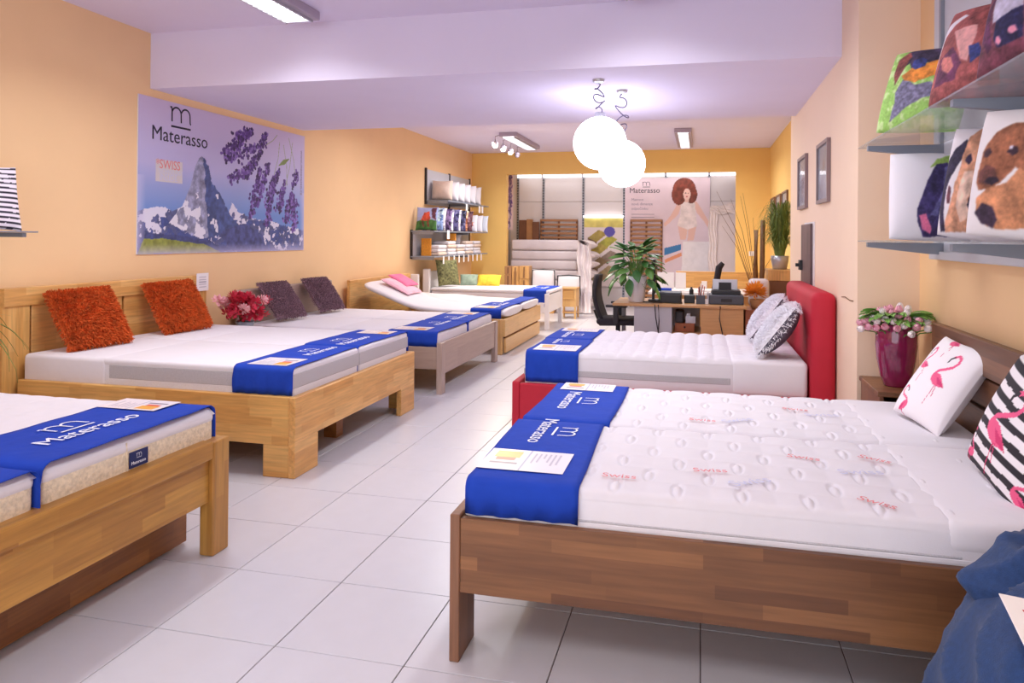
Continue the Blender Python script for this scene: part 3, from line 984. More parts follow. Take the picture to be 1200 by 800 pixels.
# ================================================================== bed 5: white single
def bed_white():
    x1, y0, y1 = -2.36, 11.40, 12.60
    t = thing('single_bed', 'white lacquered single bed, last on the left', 'bed', (-3.4, 12.0, 0))
    for y in (y0, y1 - .07):
        finish('leg', box(x1 - .07, x1, y, y + .07, 0, .58, .006), M['white_lac'], t)
        finish('side_rail', box(-4.40, x1 - .07, y + .02, y + .05, .27, .44, .004, 1), M['white_lac'], t)
        finish('headboard_post', box(-4.52, -4.40, y, y + .08, 0, .95, .02, 3), M['white_lac'], t)
    finish('footboard', box(x1 - .055, x1 - .015, y0 + .07, y1 - .07, .27, .56, .004, 1), M['white_lac'], t)
    finish('headboard', box(-4.49, -4.44, y0 + .08, y1 - .08, .3, .9, .01), M['white_lac'], t)
    z = .635
    m = thing('mattress', 'white mattress on the white single bed under the wall shelves', 'mattress', (-3.4, 12, .44))
    finish('mattress_core', rbox(-4.39, x1 - .075, y0 + .055, y1 - .055, .44, z - .05, .04), M['white_cloth'], m, smooth=True)
    finish('topper', rbox(-4.39, x1 + .01, y0 + .04, y1 - .04, z - .055, z, .025), M['sheet'], m, smooth=True)
    runner('blue cloth hanging over the side of the white single bed', -2.78, x1 - .04, y0 + .036, y1 - .036, z, .32, .45, -1, (11.75, 12.2), None, None, 9, text=True)
    cushion('leaf_print_cushion', 'green and brown leaf print cushion on the white bed', 'cushion', frame_matrix(Vector((-4.20, 11.75, .875)), (.55, .83, 0), (-.25, 0, .95)), .46, .46, .14, M['camo'], seed=41, base=Vector((-4.20, 11.75, .64)))
    cushion('grey_green_cushion', 'grey green cushion lying on the white bed beside the leaf print one', 'cushion', frame_matrix(Vector((-3.98, 12.25, .72)), (1, .3, 0), (0, .62, .75)), .32, .26, .12, M['teal'], seed=42)
    cushion('yellow_cushion', 'yellow patterned cushion lying on the white bed', 'cushion', frame_matrix(Vector((-3.62, 12.28, .72)), (1, .1, 0), (0, .62, .75)), .42, .26, .12, M['yellow'], seed=43)
bed_white()

# ================================================================== red upholstered bed on the right
def bed_red():
    x0, xh, y0, y1 = -1.415, .765, 5.45, 7.02
    t = thing('double_bed', 'red upholstered double bed in the middle of the right side', 'bed', (-.3, 6.2, 0))
    finish('footboard', box(x0, x0 + .06, y0, y1, .01, .372, .012), M['red_uph'], t)
    for y in (y0, y1 - .05):
        finish('side_rail', box(x0 + .06, xh, y, y + .05, .01, .36, .01), M['red_uph'], t)
    finish('headboard', box(xh, xh + .168, y0 - .01, y1 + .02, .01, 1.115, .055, 5), M['red_uph'], t, smooth=True)
    finish('slatted_base', box(x0 + .07, xh - .01, y0 + .06, y1 - .06, .26, .30), M['slat'], t)
    z = .595
    ym = (y0 + y1) / 2
    for i, (a, b, lab) in enumerate(((y0 + .055, ym - .006, 'nearer white mattress with round quilting on the red bed'), (ym + .006, y1 - .055, 'farther white mattress with round quilting on the red bed'))):
        m = thing('mattress', lab, 'mattress', (-.3, (a + b) / 2, .30), 'mattresses on the red bed')
        finish('mattress_core', rbox(x0 + .085, xh - .02, a, b, .302, z - .012, .03), M['white_cloth'], m, smooth=True)
        finish('knit_border', rbox(x0 + .083, .22, a - .003, b + .003, .42, .47, .004, 1), M['knit_grey'], m)
        def hf(X, Y):
            r = np.sqrt(((X / .12) % 1 - .5) ** 2 + ((Y / .12) % 1 - .5) ** 2)
            return .017 * np.clip(np.cos(np.clip(r / .5, 0, 1) * PI / 2), 0, 1) ** .5 * np.clip((X - .42) / .04, 0, 1)
        sheet_pad('quilted_top', x0 + .083, xh - .02, a, b, z, hf, M['white_cloth'], m, 190, 70)
        finish('protector', rbox(.22, xh - .012, a - .005, b + .005, .34, z + .012, .035), M['sheet'], m, smooth=True)
    g = 'blue cloths on the red bed'
    runner('blue logo cloth across the nearer mattress of the red bed', x0 + .10, -.90, y0 + .05, ym - .002, z + .008, .372, .33, 1, (5.90, 6.17), (-1.27, -.93, 5.53, 5.83), g, 10)
    runner('blue logo cloth across the farther mattress of the red bed', x0 + .10, -.90, ym + .002, y1 - .05, z + .008, .33, .372, 1, (6.30, 6.68), (-1.27, -.93, 6.72, 6.93), g, 11)
    gp = 'white shaggy cushions with grey backs'
    for lab, y, sd in (('farther white shaggy cushion leaning on the red headboard', 6.60, 51), ('nearer white shaggy cushion with a grey back leaning on the red headboard', 5.74, 52)):
        base = Vector((.50, y, .61))
        up = Vector((.60, .0, .80))
        right = Vector((-.16, -1, 0))
        cushion('shaggy_cushion', lab, 'cushion', frame_matrix(base + up.normalized() * .205 + Vector((-.05, 0, .045)), right, up), .42, .44, .19, M['white_fur'], M['grey_back'], seed=sd, fur=(M['white_fur'], .022, 7000), group=gp, base=base, pinch=.04)
bed_red()

# ================================================================== dark brown bed front right
def bed_brown():
    x0, xh, y0, y1 = -.848, 1.205, 2.418, 4.235
    t = thing('double_bed', 'dark walnut brown double bed with a slatted headboard at front right', 'bed', (.2, 3.3, 0))
    for y in (y0, y1 - .18):
        finish('leg', box(x0, x0 + .036, y, y + .18, 0, .515, .003, 1), M['brown_z'], t)
    finish('footboard', box(x0 + .002, x0 + .034, y0 + .18, y1 - .18, .22, .505, .003, 1), M['brown_y'], t)
    for y in (y0 + .004, y1 - .034):
        finish('side_rail', box(x0 + .036, xh, y, y + .03, .243, .503, .003, 1), M['brown_x'], t)
    for y in (y0, y1 - .09):
        finish('headboard_post', box(xh, xh + .03, y, y + .09, 0, 1.02, .003, 1), M['brown_z'], t)
    for a, b, dx in ((.90, 1.055, .0), (.762, .885, .008), (.60, .745, .008), (.45, .585, .008)):
        finish('headboard_board', box(xh + .0 - (.012 if a == .90 else 0), xh + .03, y0, y1 - (0 if a == .90 else .09), a, b, .004, 1) if a == .90 else box(xh + .006, xh + .028, y0 + .09, y1 - .09, a, b, .003, 1), M['brown_y'], t)
    finish('headboard_backing', box(xh + .032, xh + .042, y0 + .05, y1 - .05, .45, 1.0), M['brown_y'], t)
    finish('slatted_base', box(x0 + .04, xh - .01, y0 + .04, y1 - .04, .36, .40), M['slat'], t)
    z = .628
    ym = 3.335
    for i, (a, b, lab) in enumerate(((y0 + .036, ym - .005, 'nearer embossed white mattress with red script on the dark brown bed'), (ym + .005, y1 - .036, 'farther embossed white mattress on the dark brown bed'))):
        m = thing('mattress', lab, 'mattress', (.2, (a + b) / 2, .40), 'mattresses on the dark brown bed')
        finish('mattress_core', rbox(x0 + .045, xh - .01, a, b, .402, z - .012, .03), M['white_cloth'], m, smooth=True)
        finish('zip_border', rbox(x0 + .043, .78, a - .003, b + .003, .520, .528, .003, 1), M['knit_grey'], m)
        finish('side_band', rbox(x0 + .0445, xh - .0095, a - .002, b + .002, .503, .521, .004, 1), M['white_cloth'], m)
        def hf(X, Y):
            # staggered oblong dimples and shallow pillows
            row = np.floor(Y / .15)
            xx = (X + .5 * .21 * (row % 2)) % .21 - .105
            yy = Y % .15 - .075
            d = np.sqrt((xx / .017) ** 2 + (yy / .055) ** 2)
            ring = np.exp(-((d - 1.0) / .30) ** 2)
            soft = np.abs(np.sin(X / .21 * PI)) * np.abs(np.sin(Y / .15 * PI))
            return (.007 * soft - .008 * ring + .005 * np.exp(-(d / .5) ** 2)) * np.clip((X - .37) / .04, 0, 1)
        sheet_pad('quilted_top', x0 + .043, xh - .01, a, b, z, hf, M['white_cloth'], m, 330, 140)
        finish('protector', rbox(.73, xh - .006, a - .006, b + .006, .53, z + .008, .035), M['sheet'], m, smooth=True)
        spots = ((-.34, .13, .35), (.50, .12, -.25), (-.02, .27, .5), (.33, .55, .1), (.60, .62, -.2)) if i == 0 else ((-.05, .15, .3), (.4, .5, .2))
        for (x, y, an) in spots:
            finish('script_print', text_mesh('Swiss', .058, Matrix.Translation((x, a + y, z + .011)) @ Matrix.Rotation(an - .35, 4, 'Z'), depth=.0002), M['red_ink'], m)
        for (x, y, an) in ((.12, .14, .6), (.5, .38, .2)):
            finish('faint_script_print', text_mesh('Swiss', .075, Matrix.Translation((x, a + y, z + .011)) @ Matrix.Rotation(an, 4, 'Z'), depth=.0002), M['pale_blue_ink'], m)
    g = 'blue cloths on the dark brown bed'
    runner('blue logo cloth on the nearer mattress of the dark brown bed', x0 + .035, -.41, y0 + .030, ym - .001, z + .002, .515, .43, 1, (2.93, 3.325), (-.80, -.475, 2.56, 2.81), g, 12)
    runner('blue logo cloth on the farther mattress of the dark brown bed', x0 + .035, -.40, ym + .001, y1 - .030, z + .002, .43, .50, 1, (3.55, 3.95), (-.76, -.465, 4.0, 4.19), g, 13)
bed_brown()

# ================================================================== flamingo cushions on the dark brown bed
def flamingo(cv, cx, cy, s, flip=1, an=0.0):
    P = (238, 92, 140)
    D = (214, 52, 112)
    def T(x, y):
        x *= flip
        c, sn = math.cos(an), math.sin(an)
        return (cx + (x * c - y * sn) * s, cy + (x * sn + y * c) * s)
    cv.poly([T(*p) for p in ((-.45, .02), (-.30, .16), (-.05, .12), (.15, -.02), (.38, -.22), (.10, -.26), (-.15, -.25), (-.38, -.14))], P)
    cv.poly([T(*p) for p in ((-.15, .02), (.2, -.08), (.4, -.24), (.05, -.18))], D)
    neck = [T(*p) for p in ((-.38, .05), (-.30, .22), (-.05, .36), (.16, .50), (.25, .68), (.18, .86), (.02, .92), (-.10, .84))]
    cv.line(neck, .105 * s, P)
    cv.line([T(-.10, .84), T(-.20, .72), T(-.21, .62)], .07 * s, (40, 34, 44))
    cv.line([T(.0, -.24), T(-.02, -.55), T(-.12, -.95)], .03 * s, D)
    cv.line([T(.05, -.24), T(.12, -.6)], .03 * s, D)

def bed_cushions_right():
    cv = Canvas(90, 90, 1, (244, 238, 242))
    flamingo(cv, .68, .52, .34)
    flamingo(cv, .22, .62, .24, 1, .3)
    flamingo(cv, .24, .10, .24, -1, .3)
    flamingo(cv, .40, .98, .24, 1, .2)
    base = Vector((1.04, 3.95, .64))
    cushion('flamingo_cushion', 'white cushion printed with pink flamingos against the dark slatted headboard', 'cushion',
            frame_matrix(Vector((1.088, 3.70, .826)), (.20, -.93, -.06), (.56, -.16, .77)), .40, .44, .14, M['print'], M['sheet'], cv=cv, seed=61, base=base, pinch=.05)
    cv = Canvas(100, 100, 1, (244, 238, 242))
    for k in range(8):
        y = .02 + k * .128
        cv.poly([(0, y), (1, y), (1, y + .062), (0, y + .062)], (40, 36, 44), wob=.012, seed=k)
    flamingo(cv, .46, .46, .42)
    flamingo(cv, .10, .12, .22, -1)
    flamingo(cv, .9, .15, .25)
    base = Vector((1.05, 3.05, .64))
    cushion('striped_cushion', 'black and white striped cushion with a pink flamingo at the right edge', 'cushion',
            frame_matrix(Vector((1.075, 2.77, .825)), (.10, -.92, -.25), (.33, -.28, .89)), .44, .44, .17, M['print'], M['sheet'], cv=cv, seed=62, base=base, pinch=.05)
bed_cushions_right()

# ------------------------------------------------------------------ nightstand, vase and tulips
def tulip_corner():
    t = thing('nightstand', 'small dark brown nightstand in the corner between the dark bed and the wall pier', 'nightstand', (1.1, 4.52, 0))
    finish('top', box(.945, 1.275, 4.29, 4.78, .635, .662, .003, 1), M['brown_x'], t)
    finish('body', boxes([(.955, .975, 4.30, 4.77, .1, .635), (1.245, 1.265, 4.30, 4.77, .1, .635), (.975, 1.245, 4.75, 4.77, .1, .635), (.975, 1.245, 4.30, 4.77, .1, .12)]), M['brown_z'], t)
    d = finish('drawer', box(.977, 1.243, 4.295, 4.315, .40, .60, .002, 1), M['brown_x'], t)
    finish('knob', ball((1.11, 4.285, .5), .012, 10), M['silver'], d)
    for x in (.955, 1.235):
        for y in (4.30, 4.74):
            finish('leg', box(x, x + .03, y, y + .03, 0, .1), M['brown_z'], t)
    v = thing('vase', 'shiny purple glazed vase holding the tulips on the nightstand', 'vase', (1.085, 4.50, .662))
    prof = [(.060, 0), (.067, .006), (.084, .06), (.102, .15), (.109, .23), (.108, .29), (.099, .345), (.096, .352), (.084, .35), (.09, .28), (.08, .1), (.04, .02)]
    finish('vase_body', lathe(prof, (1.085, 4.50, .6625), 40), M['vase'], v, smooth=True)
    # tulip proto meshes
    def bloom_mesh(s):
        bm = bmesh.new()
        for k in range(6):
            a0 = k * PI / 3
            r = s * (1 if k % 2 else .9)
            rows = []
            for i, (rr, z) in enumerate(((.10, 0), (.42, .25), (.50, .6), (.34, .95), (.16, 1.15))):
                w_ = (.35, .62, .62, .42, .03)[i]
                rows.append([bm.verts.new((r * rr * math.cos(a0 + b * w_), r * rr * math.sin(a0 + b * w_), s * z)) for b in (-1, 0, 1)])
            for A, B in zip(rows, rows[1:]):
                for j in range(2):
                    bm.faces.new((A[j], A[j + 1], B[j + 1], B[j]))
        me = bpy.data.meshes.new('bloom')
        bm.to_mesh(me)
        bm.free()
        me.polygons.foreach_set('use_smooth', [True] * len(me.polygons))
        return me
    def leaf_mesh():
        bm = bmesh.new()
        rows = []
        for i in range(8):
            s = i / 7
            wd = .019 * math.sin(PI * min(1, s * .9 + .08)) ** .7
            x = .02 + .15 * s ** 1.1
            z = .015 + .14 * s - .10 * s * s
            rows.append((bm.verts.new((x, -wd, z + .006)), bm.verts.new((x, 0, z)), bm.verts.new((x, wd, z + .006))))
        for A, B in zip(rows, rows[1:]):
            bm.faces.new((A[0], A[1], B[1], B[0]))
            bm.faces.new((A[1], A[2], B[2], B[1]))
        me = bpy.data.meshes.new('leaf')
        bm.to_mesh(me)
        bm.free()
        me.materials.append(M['tulip_leaf'])
        return me
    bp, bw, lf = bloom_mesh(.042), bloom_mesh(.041), leaf_mesh()
    bp.materials.append(M['tulip_pink'])
    bw.materials.append(M['tulip_white'])
    g = random.Random(5)
    n = 62
    c = Vector((1.085, 4.50, .90))
    for k in range(n):
        # heads spread over a dome above the rim
        f = (k + .5) / n
        ang = k * 2.39996
        rad = .185 * math.sqrt(f)
        head = Vector((c.x + rad * math.cos(ang), c.y + rad * math.sin(ang), 1.085 - .45 * rad * rad / .195 + g.uniform(-.012, .012)))
        head.z -= .03 * (rad / .195)
        d = (head - Vector((c.x, c.y, .92))).normalized()
        pink = g.random() < .6
        root = thing('tulip', ('pink' if pink else 'white') + ' tulip in the purple vase', 'flower', (c.x, c.y, .93), ('pink' if pink else 'white') + ' tulips in the purple vase')
        a = Vector((c.x + .05 * math.cos(ang) * f, c.y + .05 * math.sin(ang) * f, .90))
        mid = a.lerp(head, .55) + Vector((0, 0, .025))
        finish('stem', tube([a, mid, head], .0035, 5), M['leaf2'], root)
        o = bpy.data.objects.new('bloom', bp if pink else bw)
        COL.objects.link(o)
        o.parent = root
        q = Vector((0, 0, 1)).rotation_difference(d)
        o.matrix_local = Matrix.LocRotScale(head - Vector(root.location), q, (1, 1, g.uniform(.9, 1.15)))
        if True:
            o = bpy.data.objects.new('leaf', lf)
            COL.objects.link(o)
            o.parent = root
            o.matrix_local = Matrix.LocRotScale(Vector((.03 * math.cos(ang), .03 * math.sin(ang), .078 + g.uniform(0, .015))), Euler((g.uniform(-.3, .3), g.uniform(-.05, .35), ang + 1)), (1.0, 1.5, 1.0))
tulip_corner()

# ------------------------------------------------------------------ denim bean bag
def bean_bag():
    t = thing('bean_bag', 'crumpled blue denim bean bag at the bottom right corner', 'bean bag', (1.02, 1.90, 0))
    nu, nv = 140, 110
    u, v = np.meshgrid(np.linspace(0, 2 * PI, nu), np.linspace(0, 1, nv))
    # profile: radius and height along v
    zs = np.interp(v, [0, .03, .15, .35, .55, .72, .85, .93, 1], [0.0, 0.0, .08, .26, .44, .57, .66, .70, .70])
    rs = np.interp(v, [0, .03, .15, .35, .55, .72, .85, .93, 1], [0.0, .38, .50, .545, .525, .45, .33, .18, 0])
    g = np.random.default_rng(4)
    fold = np.zeros_like(u)
    for k in range(9):
        fu, fv, p = int(g.integers(1, 6)), g.uniform(3, 14), g.uniform(0, 6)
        fold += (1 - np.abs(np.sin((fu * u + fv * v + p + .6 * np.sin(3 * u + 9 * v + p)) / 2)) ** .55) * g.uniform(.4, 1)
    fold = fold / 9
    env = np.sin(np.clip(v * 1.02, 0, 1) * PI) ** .4
    rs = rs + env * (.26 * fold - .08)
    zs = zs + .03 * fold * np.clip(v, 0, 1) * env
    X = 1.06 + rs * np.cos(u)
    Y = 1.885 + rs * .98 * np.sin(u)
    X = np.where(X > 1.2, 1.2 + .078 * np.tanh((X - 1.2) / .078), X)
    Y = np.where(Y > 2.32, 2.32 + .085 * np.tanh((Y - 2.32) / .085), Y)
    P = np.stack([X, Y, zs], -1)
    finish('bag', grid_mesh('bag', P), M['denim'], t, smooth=True)
    # folded-over neck of the bag: a flattened, creased lobe with a point to the left
    u, v = np.meshgrid(np.linspace(0, 2 * PI, 120), np.linspace(0, PI, 50))
    fold = sum((1 - np.abs(np.sin((a * u + b * v + c) / 2)) ** .6) * w_ for a, b, c, w_ in ((3, 2, 1, .5), (5, -3, 2, .35), (2, 7, .4, .4), (7, 4, 5, .25), (4, 11, 3, .3))) - .6
    point = np.exp(-((((u - PI * .94 + PI) % (2 * PI)) - PI) / .30) ** 2) * np.sin(v) ** 3
    R_ = 1 + .16 * fold * np.sin(v) ** .5 + .16 * point
    X = 1.05 + .325 * R_ * np.sin(v) * np.cos(u)
    X = np.where(X > 1.2, 1.2 + .075 * np.tanh((X - 1.2) / .075), X)
    Y = 2.06 + .27 * R_ * np.sin(v) * np.sin(u)
    Z = .645 + .115 * np.cos(v) * (1 + .9 * fold) + .02 * np.sin(3 * u) * np.sin(v) - .03 * point + .12 * (X - .95) * (np.sin(v))
    finish('neck_fold', grid_mesh('neck_fold', np.stack([X, Y, Z], -1)), M['denim'], t, smooth=True)
    c = thing('price_card', 'white card with a red print leaning on the denim bean bag', 'card', (.75, 1.80, .5))
    mt = frame_matrix(Vector((.617, 1.72, .747)), (.14, .05, -.035), (-.01, .15, .10))
    finish('card', box(-.002, .21, -.30, .0, -.002, .0, mtx=mt), M['paper'], c)
    bm = bmesh.new()
    vs = [bm.verts.new(mt @ Vector(p)) for p in ((.035, -.028, .001), (.18, -.028, .001), (.18, -.20, .001), (.10, -.20, .001))]
    bm.faces.new(vs[::-1])
    finish('red_print', bm, M['red_paper'], c)
bean_bag()

# ================================================================== right wall glass shelves with dog cushions
def right_shelves():
    Yf, Yn, xf = 4.44, 1.75, .868
    t = thing('wall_shelf', 'grey shop shelf unit with two smoky glass shelves on the right wall', 'shelf', (RW, 3.1, 1.4))
    finish('back_panel', box(RW - .022, RW - .001, Yn, 4.46, 1.385, 2.9), M['rack_panel'], t)
    finish('bottom_rail', box(RW - .045, RW - .022, Yn, 4.46, 1.385, 1.43, .004, 1), M['rack_panel'], t)
    bm = bmesh.new()
    for y in (4.30, 2.93, 1.80):
        finish('upright', box(RW - .040, RW - .021, y - .015, y + .015, 1.40, 2.9), M['grey_paint'], t)
    for z, nm in ((2.004, 'upper'), (1.478, 'lower')):
        s = finish('glass_shelf', box(xf, RW - .04, Yn, Yf, z, z + .008), M['shelf_glass'], t)
        for y in (4.30, 2.93, 1.80):
            pf = bmesh.new()
            x0, x1 = xf + .02, RW - .038
            vs = []
            for yy in (y - .016, y + .016):
                vs.append([pf.verts.new(p) for p in ((x0, yy, z - .002), (x1, yy, z - .002), (x1, yy, z - .065), (x1 - .06, yy, z - .062), (x0, yy, z - .028))])
            pf.faces.new(vs[0])
            pf.faces.new(vs[1][::-1])
            for k in range(5):
                pf.faces.new((vs[0][k], vs[0][(k + 1) % 5], vs[1][(k + 1) % 5], vs[1][k])[::-1])
            bmesh.ops.recalc_face_normals(pf, faces=list(pf.faces))
            finish('bracket', pf, M['grey_paint'], t)
    N = 150
    zl, zu = 1.488, 2.013
    def shade(cv, k, lo=.62, amp=.75):
        return lo + amp * cv.noise(9, k)
    a = Canvas(N, N, 1, (240, 236, 242))
    sh = shade(a, 2)
    a.poly([(0.46, 0.81), (0.54, 0.9), (0.77, 0.97), (0.83, 0.94), (0.73, 0.71), (0.66, 0.85)], (158, 192, 96), wob=.03)
    a.poly([(0.3, 0.32), (0.41, 0.64), (0.52, 0.83), (0.66, 0.86), (0.73, 0.73), (0.77, 0.47), (0.77, 0.05), (0.39, 0.03), (0.31, 0.19)], (60, 50, 100), sh, wob=.02)
    a.poly([(0.61, 0.79), (0.66, 0.81), (0.67, 0.54), (0.55, 0.24), (0.48, 0.24), (0.59, 0.53)], (104, 100, 156), sh, wob=.05)
    a.poly([(0.33, 0.25), (0.41, 0.27), (0.48, 0.11), (0.47, 0.06), (0.37, 0.11)], (236, 122, 164), wob=.02)
    b = Canvas(N, N, 1, (238, 232, 238))
    sh = shade(b, 5)
    b.poly([(-0.02, 0.63), (0.08, 0.79), (0.21, 0.88), (0.25, 0.86), (0.21, 0.71), (0.11, 0.55), (0.06, 0.41), (0.08, 0.19), (0.13, 0.04), (0.06, 0.03), (-0.02, 0.39)], (48, 40, 66), sh, wob=.02)
    b.poly([(0.2, 0.72), (0.24, 0.91), (0.35, 1.0), (0.53, 1.0), (0.74, 0.09), (0.13, 0.03), (0.11, 0.13), (0.14, 0.26), (0.17, 0.4), (0.17, 0.52)], (220, 160, 128), sh, wob=.02)
    b.poly([(0.08, 0.26), (0.07, 0.43), (0.18, 0.64), (0.21, 0.71), (0.19, 0.52), (0.13, 0.42), (0.12, 0.25)], (238, 232, 238), wob=.02)
    b.poly([(0.1, 0.29), (0.08, 0.36), (0.09, 0.46), (0.13, 0.44), (0.14, 0.29)], (104, 60, 72), sh, wob=.02)
    b.poly([(0.25, 0.59), (0.36, 0.6), (0.41, 0.43), (0.35, 0.35), (0.43, 0.2), (0.3, 0.14), (0.22, 0.27)], (240, 204, 184), sh, wob=.03)
    b.poly([(0.24, 0.68), (0.26, 0.73), (0.3, 0.75), (0.33, 0.69), (0.3, 0.65)], (52, 40, 70), wob=.02)
    b.poly([(0.37, 0.28), (0.37, 0.36), (0.43, 0.4), (0.48, 0.36), (0.46, 0.25), (0.41, 0.23)], (48, 40, 66), wob=.02)
    c = Canvas(N, N, 1, (244, 238, 240))
    sh = shade(c, 8)
    c.poly([(0.06, 0.4), (0.08, 0.56), (0.09, 0.7), (0.16, 0.8), (0.31, 0.88), (0.48, 0.88), (0.59, 0.7), (0.64, 0.4), (0.36, 0.52), (0.27, 0.41), (0.18, 0.35), (0.09, 0.34)], (150, 94, 68), sh, wob=.02)
    c.poly([(0.08, 0.49), (0.14, 0.55), (0.21, 0.52), (0.25, 0.42), (0.16, 0.38), (0.08, 0.4)], (108, 66, 62), sh, wob=.02)
    c.poly([(0.09, 0.61), (0.1, 0.66), (0.13, 0.68), (0.16, 0.64), (0.13, 0.6)], (72, 46, 56), wob=.01)
    c.poly([(0.28, 0.64), (0.31, 0.69), (0.35, 0.68), (0.37, 0.64), (0.33, 0.61)], (60, 40, 56), wob=.01)
    c.ell(.305, .675, .016, .016, (226, 220, 240))
    c.poly([(0.13, 0.41), (0.17, 0.45), (0.24, 0.45), (0.26, 0.42), (0.2, 0.38)], (44, 32, 50), wob=.01)
    c.poly([(0.08, 0.28), (0.17, 0.36), (0.32, 0.41), (0.4, 0.52), (0.64, 0.4), (0.68, 0.11), (0.29, 0.05), (0.19, 0.06), (0.09, 0.17)], (202, 138, 100), sh, wob=.02)
    c.poly([(0.08, 0.17), (0.13, 0.25), (0.23, 0.21), (0.27, 0.12), (0.23, 0.05), (0.15, 0.09)], (62, 46, 66), .8 + .4 * c.noise(8, 3), wob=.02)
    e = Canvas(N, N, 1, (158, 206, 104))
    sh = shade(e, 12, .55, .9)
    e.put(e.noise(10, 9) > .58, (200, 226, 156))
    e.poly([(0.21, 0.44), (0.26, 0.6), (0.44, 0.52), (0.63, 0.55), (0.71, 0.42), (0.36, 0.21), (0.19, 0.08), (0.23, 0.31)], (124, 120, 150), .55 + .9 * e.noise(30, 4), wob=.03)
    e.poly([(0.2, 0.97), (0.41, 1.06), (0.61, 1.1), (0.7, 0.92), (0.61, 0.77), (0.48, 0.79), (0.34, 0.71), (0.29, 0.8), (0.24, 0.76)], (66, 54, 82), sh, wob=.03)
    e.poly([(0.1, 0.7), (0.11, 0.87), (0.23, 0.97), (0.29, 0.89), (0.24, 0.74), (0.17, 0.54)], (150, 78, 74), sh, wob=.02)
    e.poly([(0.23, 0.63), (0.36, 0.73), (0.52, 0.78), (0.67, 0.81), (0.67, 0.64), (0.43, 0.54), (0.29, 0.58)], (228, 142, 58), sh, wob=.03)
    e.poly([(0.34, 0.73), (0.33, 0.82), (0.41, 0.87), (0.5, 0.82), (0.5, 0.74), (0.39, 0.7)], (56, 64, 128), sh, wob=.01)
    f = Canvas(N, N, 1, (176, 100, 98))
    sh = shade(f, 22)
    f.put(np.ones_like(f.u), (170, 92, 92), sh)
    f.poly([(-0.06, 0.42), (0.02, 0.6), (-0.0, 0.76), (0.06, 0.83), (0.23, 0.89), (0.28, 0.86), (0.15, 0.79), (0.06, 0.69), (0.03, 0.37)], (236, 230, 240), wob=.01)
    f.poly([(0.06, 0.69), (0.15, 0.77), (0.32, 0.86), (0.48, 0.93), (0.5, 0.73), (0.28, 0.72), (0.11, 0.67), (0.05, 0.44), (0.04, 0.27), (0.05, 0.21)], (156, 84, 84), sh, wob=.02)
    f.poly([(0.07, 0.17), (0.07, 0.44), (0.22, 0.55), (0.37, 0.36), (0.32, 0.2)], (112, 58, 92), sh, wob=.03)
    f.poly([(0.17, 0.71), (0.28, 0.72), (0.43, 0.72), (0.46, 0.57), (0.43, 0.35), (0.34, 0.4)], (232, 170, 168), .85 + .3 * f.noise(12, 2), wob=.02)
    f.poly([(0.09, 0.4), (0.12, 0.47), (0.23, 0.44), (0.28, 0.34), (0.22, 0.27), (0.13, 0.32)], (222, 136, 130), wob=.03)
    f.poly([(0.42, 0.5), (0.51, 0.52), (0.59, 0.38), (0.47, 0.33)], (58, 70, 138), wob=.02)
    h = Canvas(N, N, 1, (112, 62, 84))
    sh = shade(h, 32)
    h.put(np.ones_like(h.u), (124, 66, 84), sh)
    h.poly([(0.03, 0.29), (0.03, 0.51), (0.11, 0.62), (-0.0, 0.61), (-0.01, 0.7), (0.19, 0.72), (0.09, 0.54), (0.09, 0.38), (0.15, 0.21), (0.11, 0.17)], (96, 46, 84), sh, wob=.02)
    h.poly([(0.11, 0.59), (0.24, 0.65), (0.33, 0.65), (0.38, 0.47), (0.29, 0.45), (0.16, 0.4), (0.12, 0.39)], (204, 200, 226), .8 + .4 * h.noise(24, 3), wob=.02)
    h.poly([(0.15, 0.27), (0.16, 0.4), (0.28, 0.46), (0.38, 0.47), (0.43, 0.23), (0.21, 0.18)], (42, 40, 82), sh, wob=.02)
    h.poly([(0.18, 0.23), (0.18, 0.27), (0.21, 0.27), (0.24, 0.23), (0.22, 0.2)], (240, 156, 184), wob=.02)
    h.poly([(0.29, 0.29), (0.29, 0.33), (0.35, 0.33), (0.38, 0.28), (0.33, 0.26)], (240, 156, 184), wob=.02)
    specs = (
        ('cushion with a black dog showing its tongue, far end of the lower right shelf', a, (.895, 3.85, zl), .05, .12, .03, .35, .42, .20, 15),
        ('cushion with a tan and white dog, middle of the lower right shelf', b, (.925, 3.22, zl), .6, .10, .13, .30, .43, .14, 16),
        ('cushion printed with two brown puppies, third on the lower right shelf', c, (.895, 2.80, zl), .72, .14, .10, .40, .43, .14, 17),
        ('green cushion with a black and tan dog, far end of the upper right shelf', e, (.872, 4.02, zu), .72, .30, .10, .40, .43, .14, 25),
        ('cushion printed with a reddish hound, second on the upper right shelf', f, (.90, 3.25, zu), .85, .35, .06, .38, .42, .15, 26),
        ('cushion with a dark dog and pink blossoms, near end of the upper right shelf', h, (.90, 2.72, zu), .85, .30, .05, .38, .44, .15, 27),
    )
    for lab, cv, corner, yaw, lean, roll, wd, ht, th, sd in specs:
        right = Vector((math.cos(yaw), -math.sin(yaw), 0))
        up = (Vector((0, 0, 1)) + lean * Vector((math.sin(yaw), math.cos(yaw), 0))).normalized()
        r2 = right * math.cos(roll) - up * math.sin(roll)
        u2 = up * math.cos(roll) + right * math.sin(roll)
        c0 = Vector(corner)
        # keep the lowest corner on the glass
        c0.z += max(0, r2.z * -wd) * .6
        cv.fur(sd)
        cushion('dog_print_cushion', lab, 'cushion', frame_matrix(c0 + r2 * wd / 2 + u2 * ht / 2, r2, u2), wd, ht, th, M['print'], M['sheet'], cv=cv, seed=sd, base=c0 + r2 * wd / 2, group=None, pinch=-.02)
right_shelves()

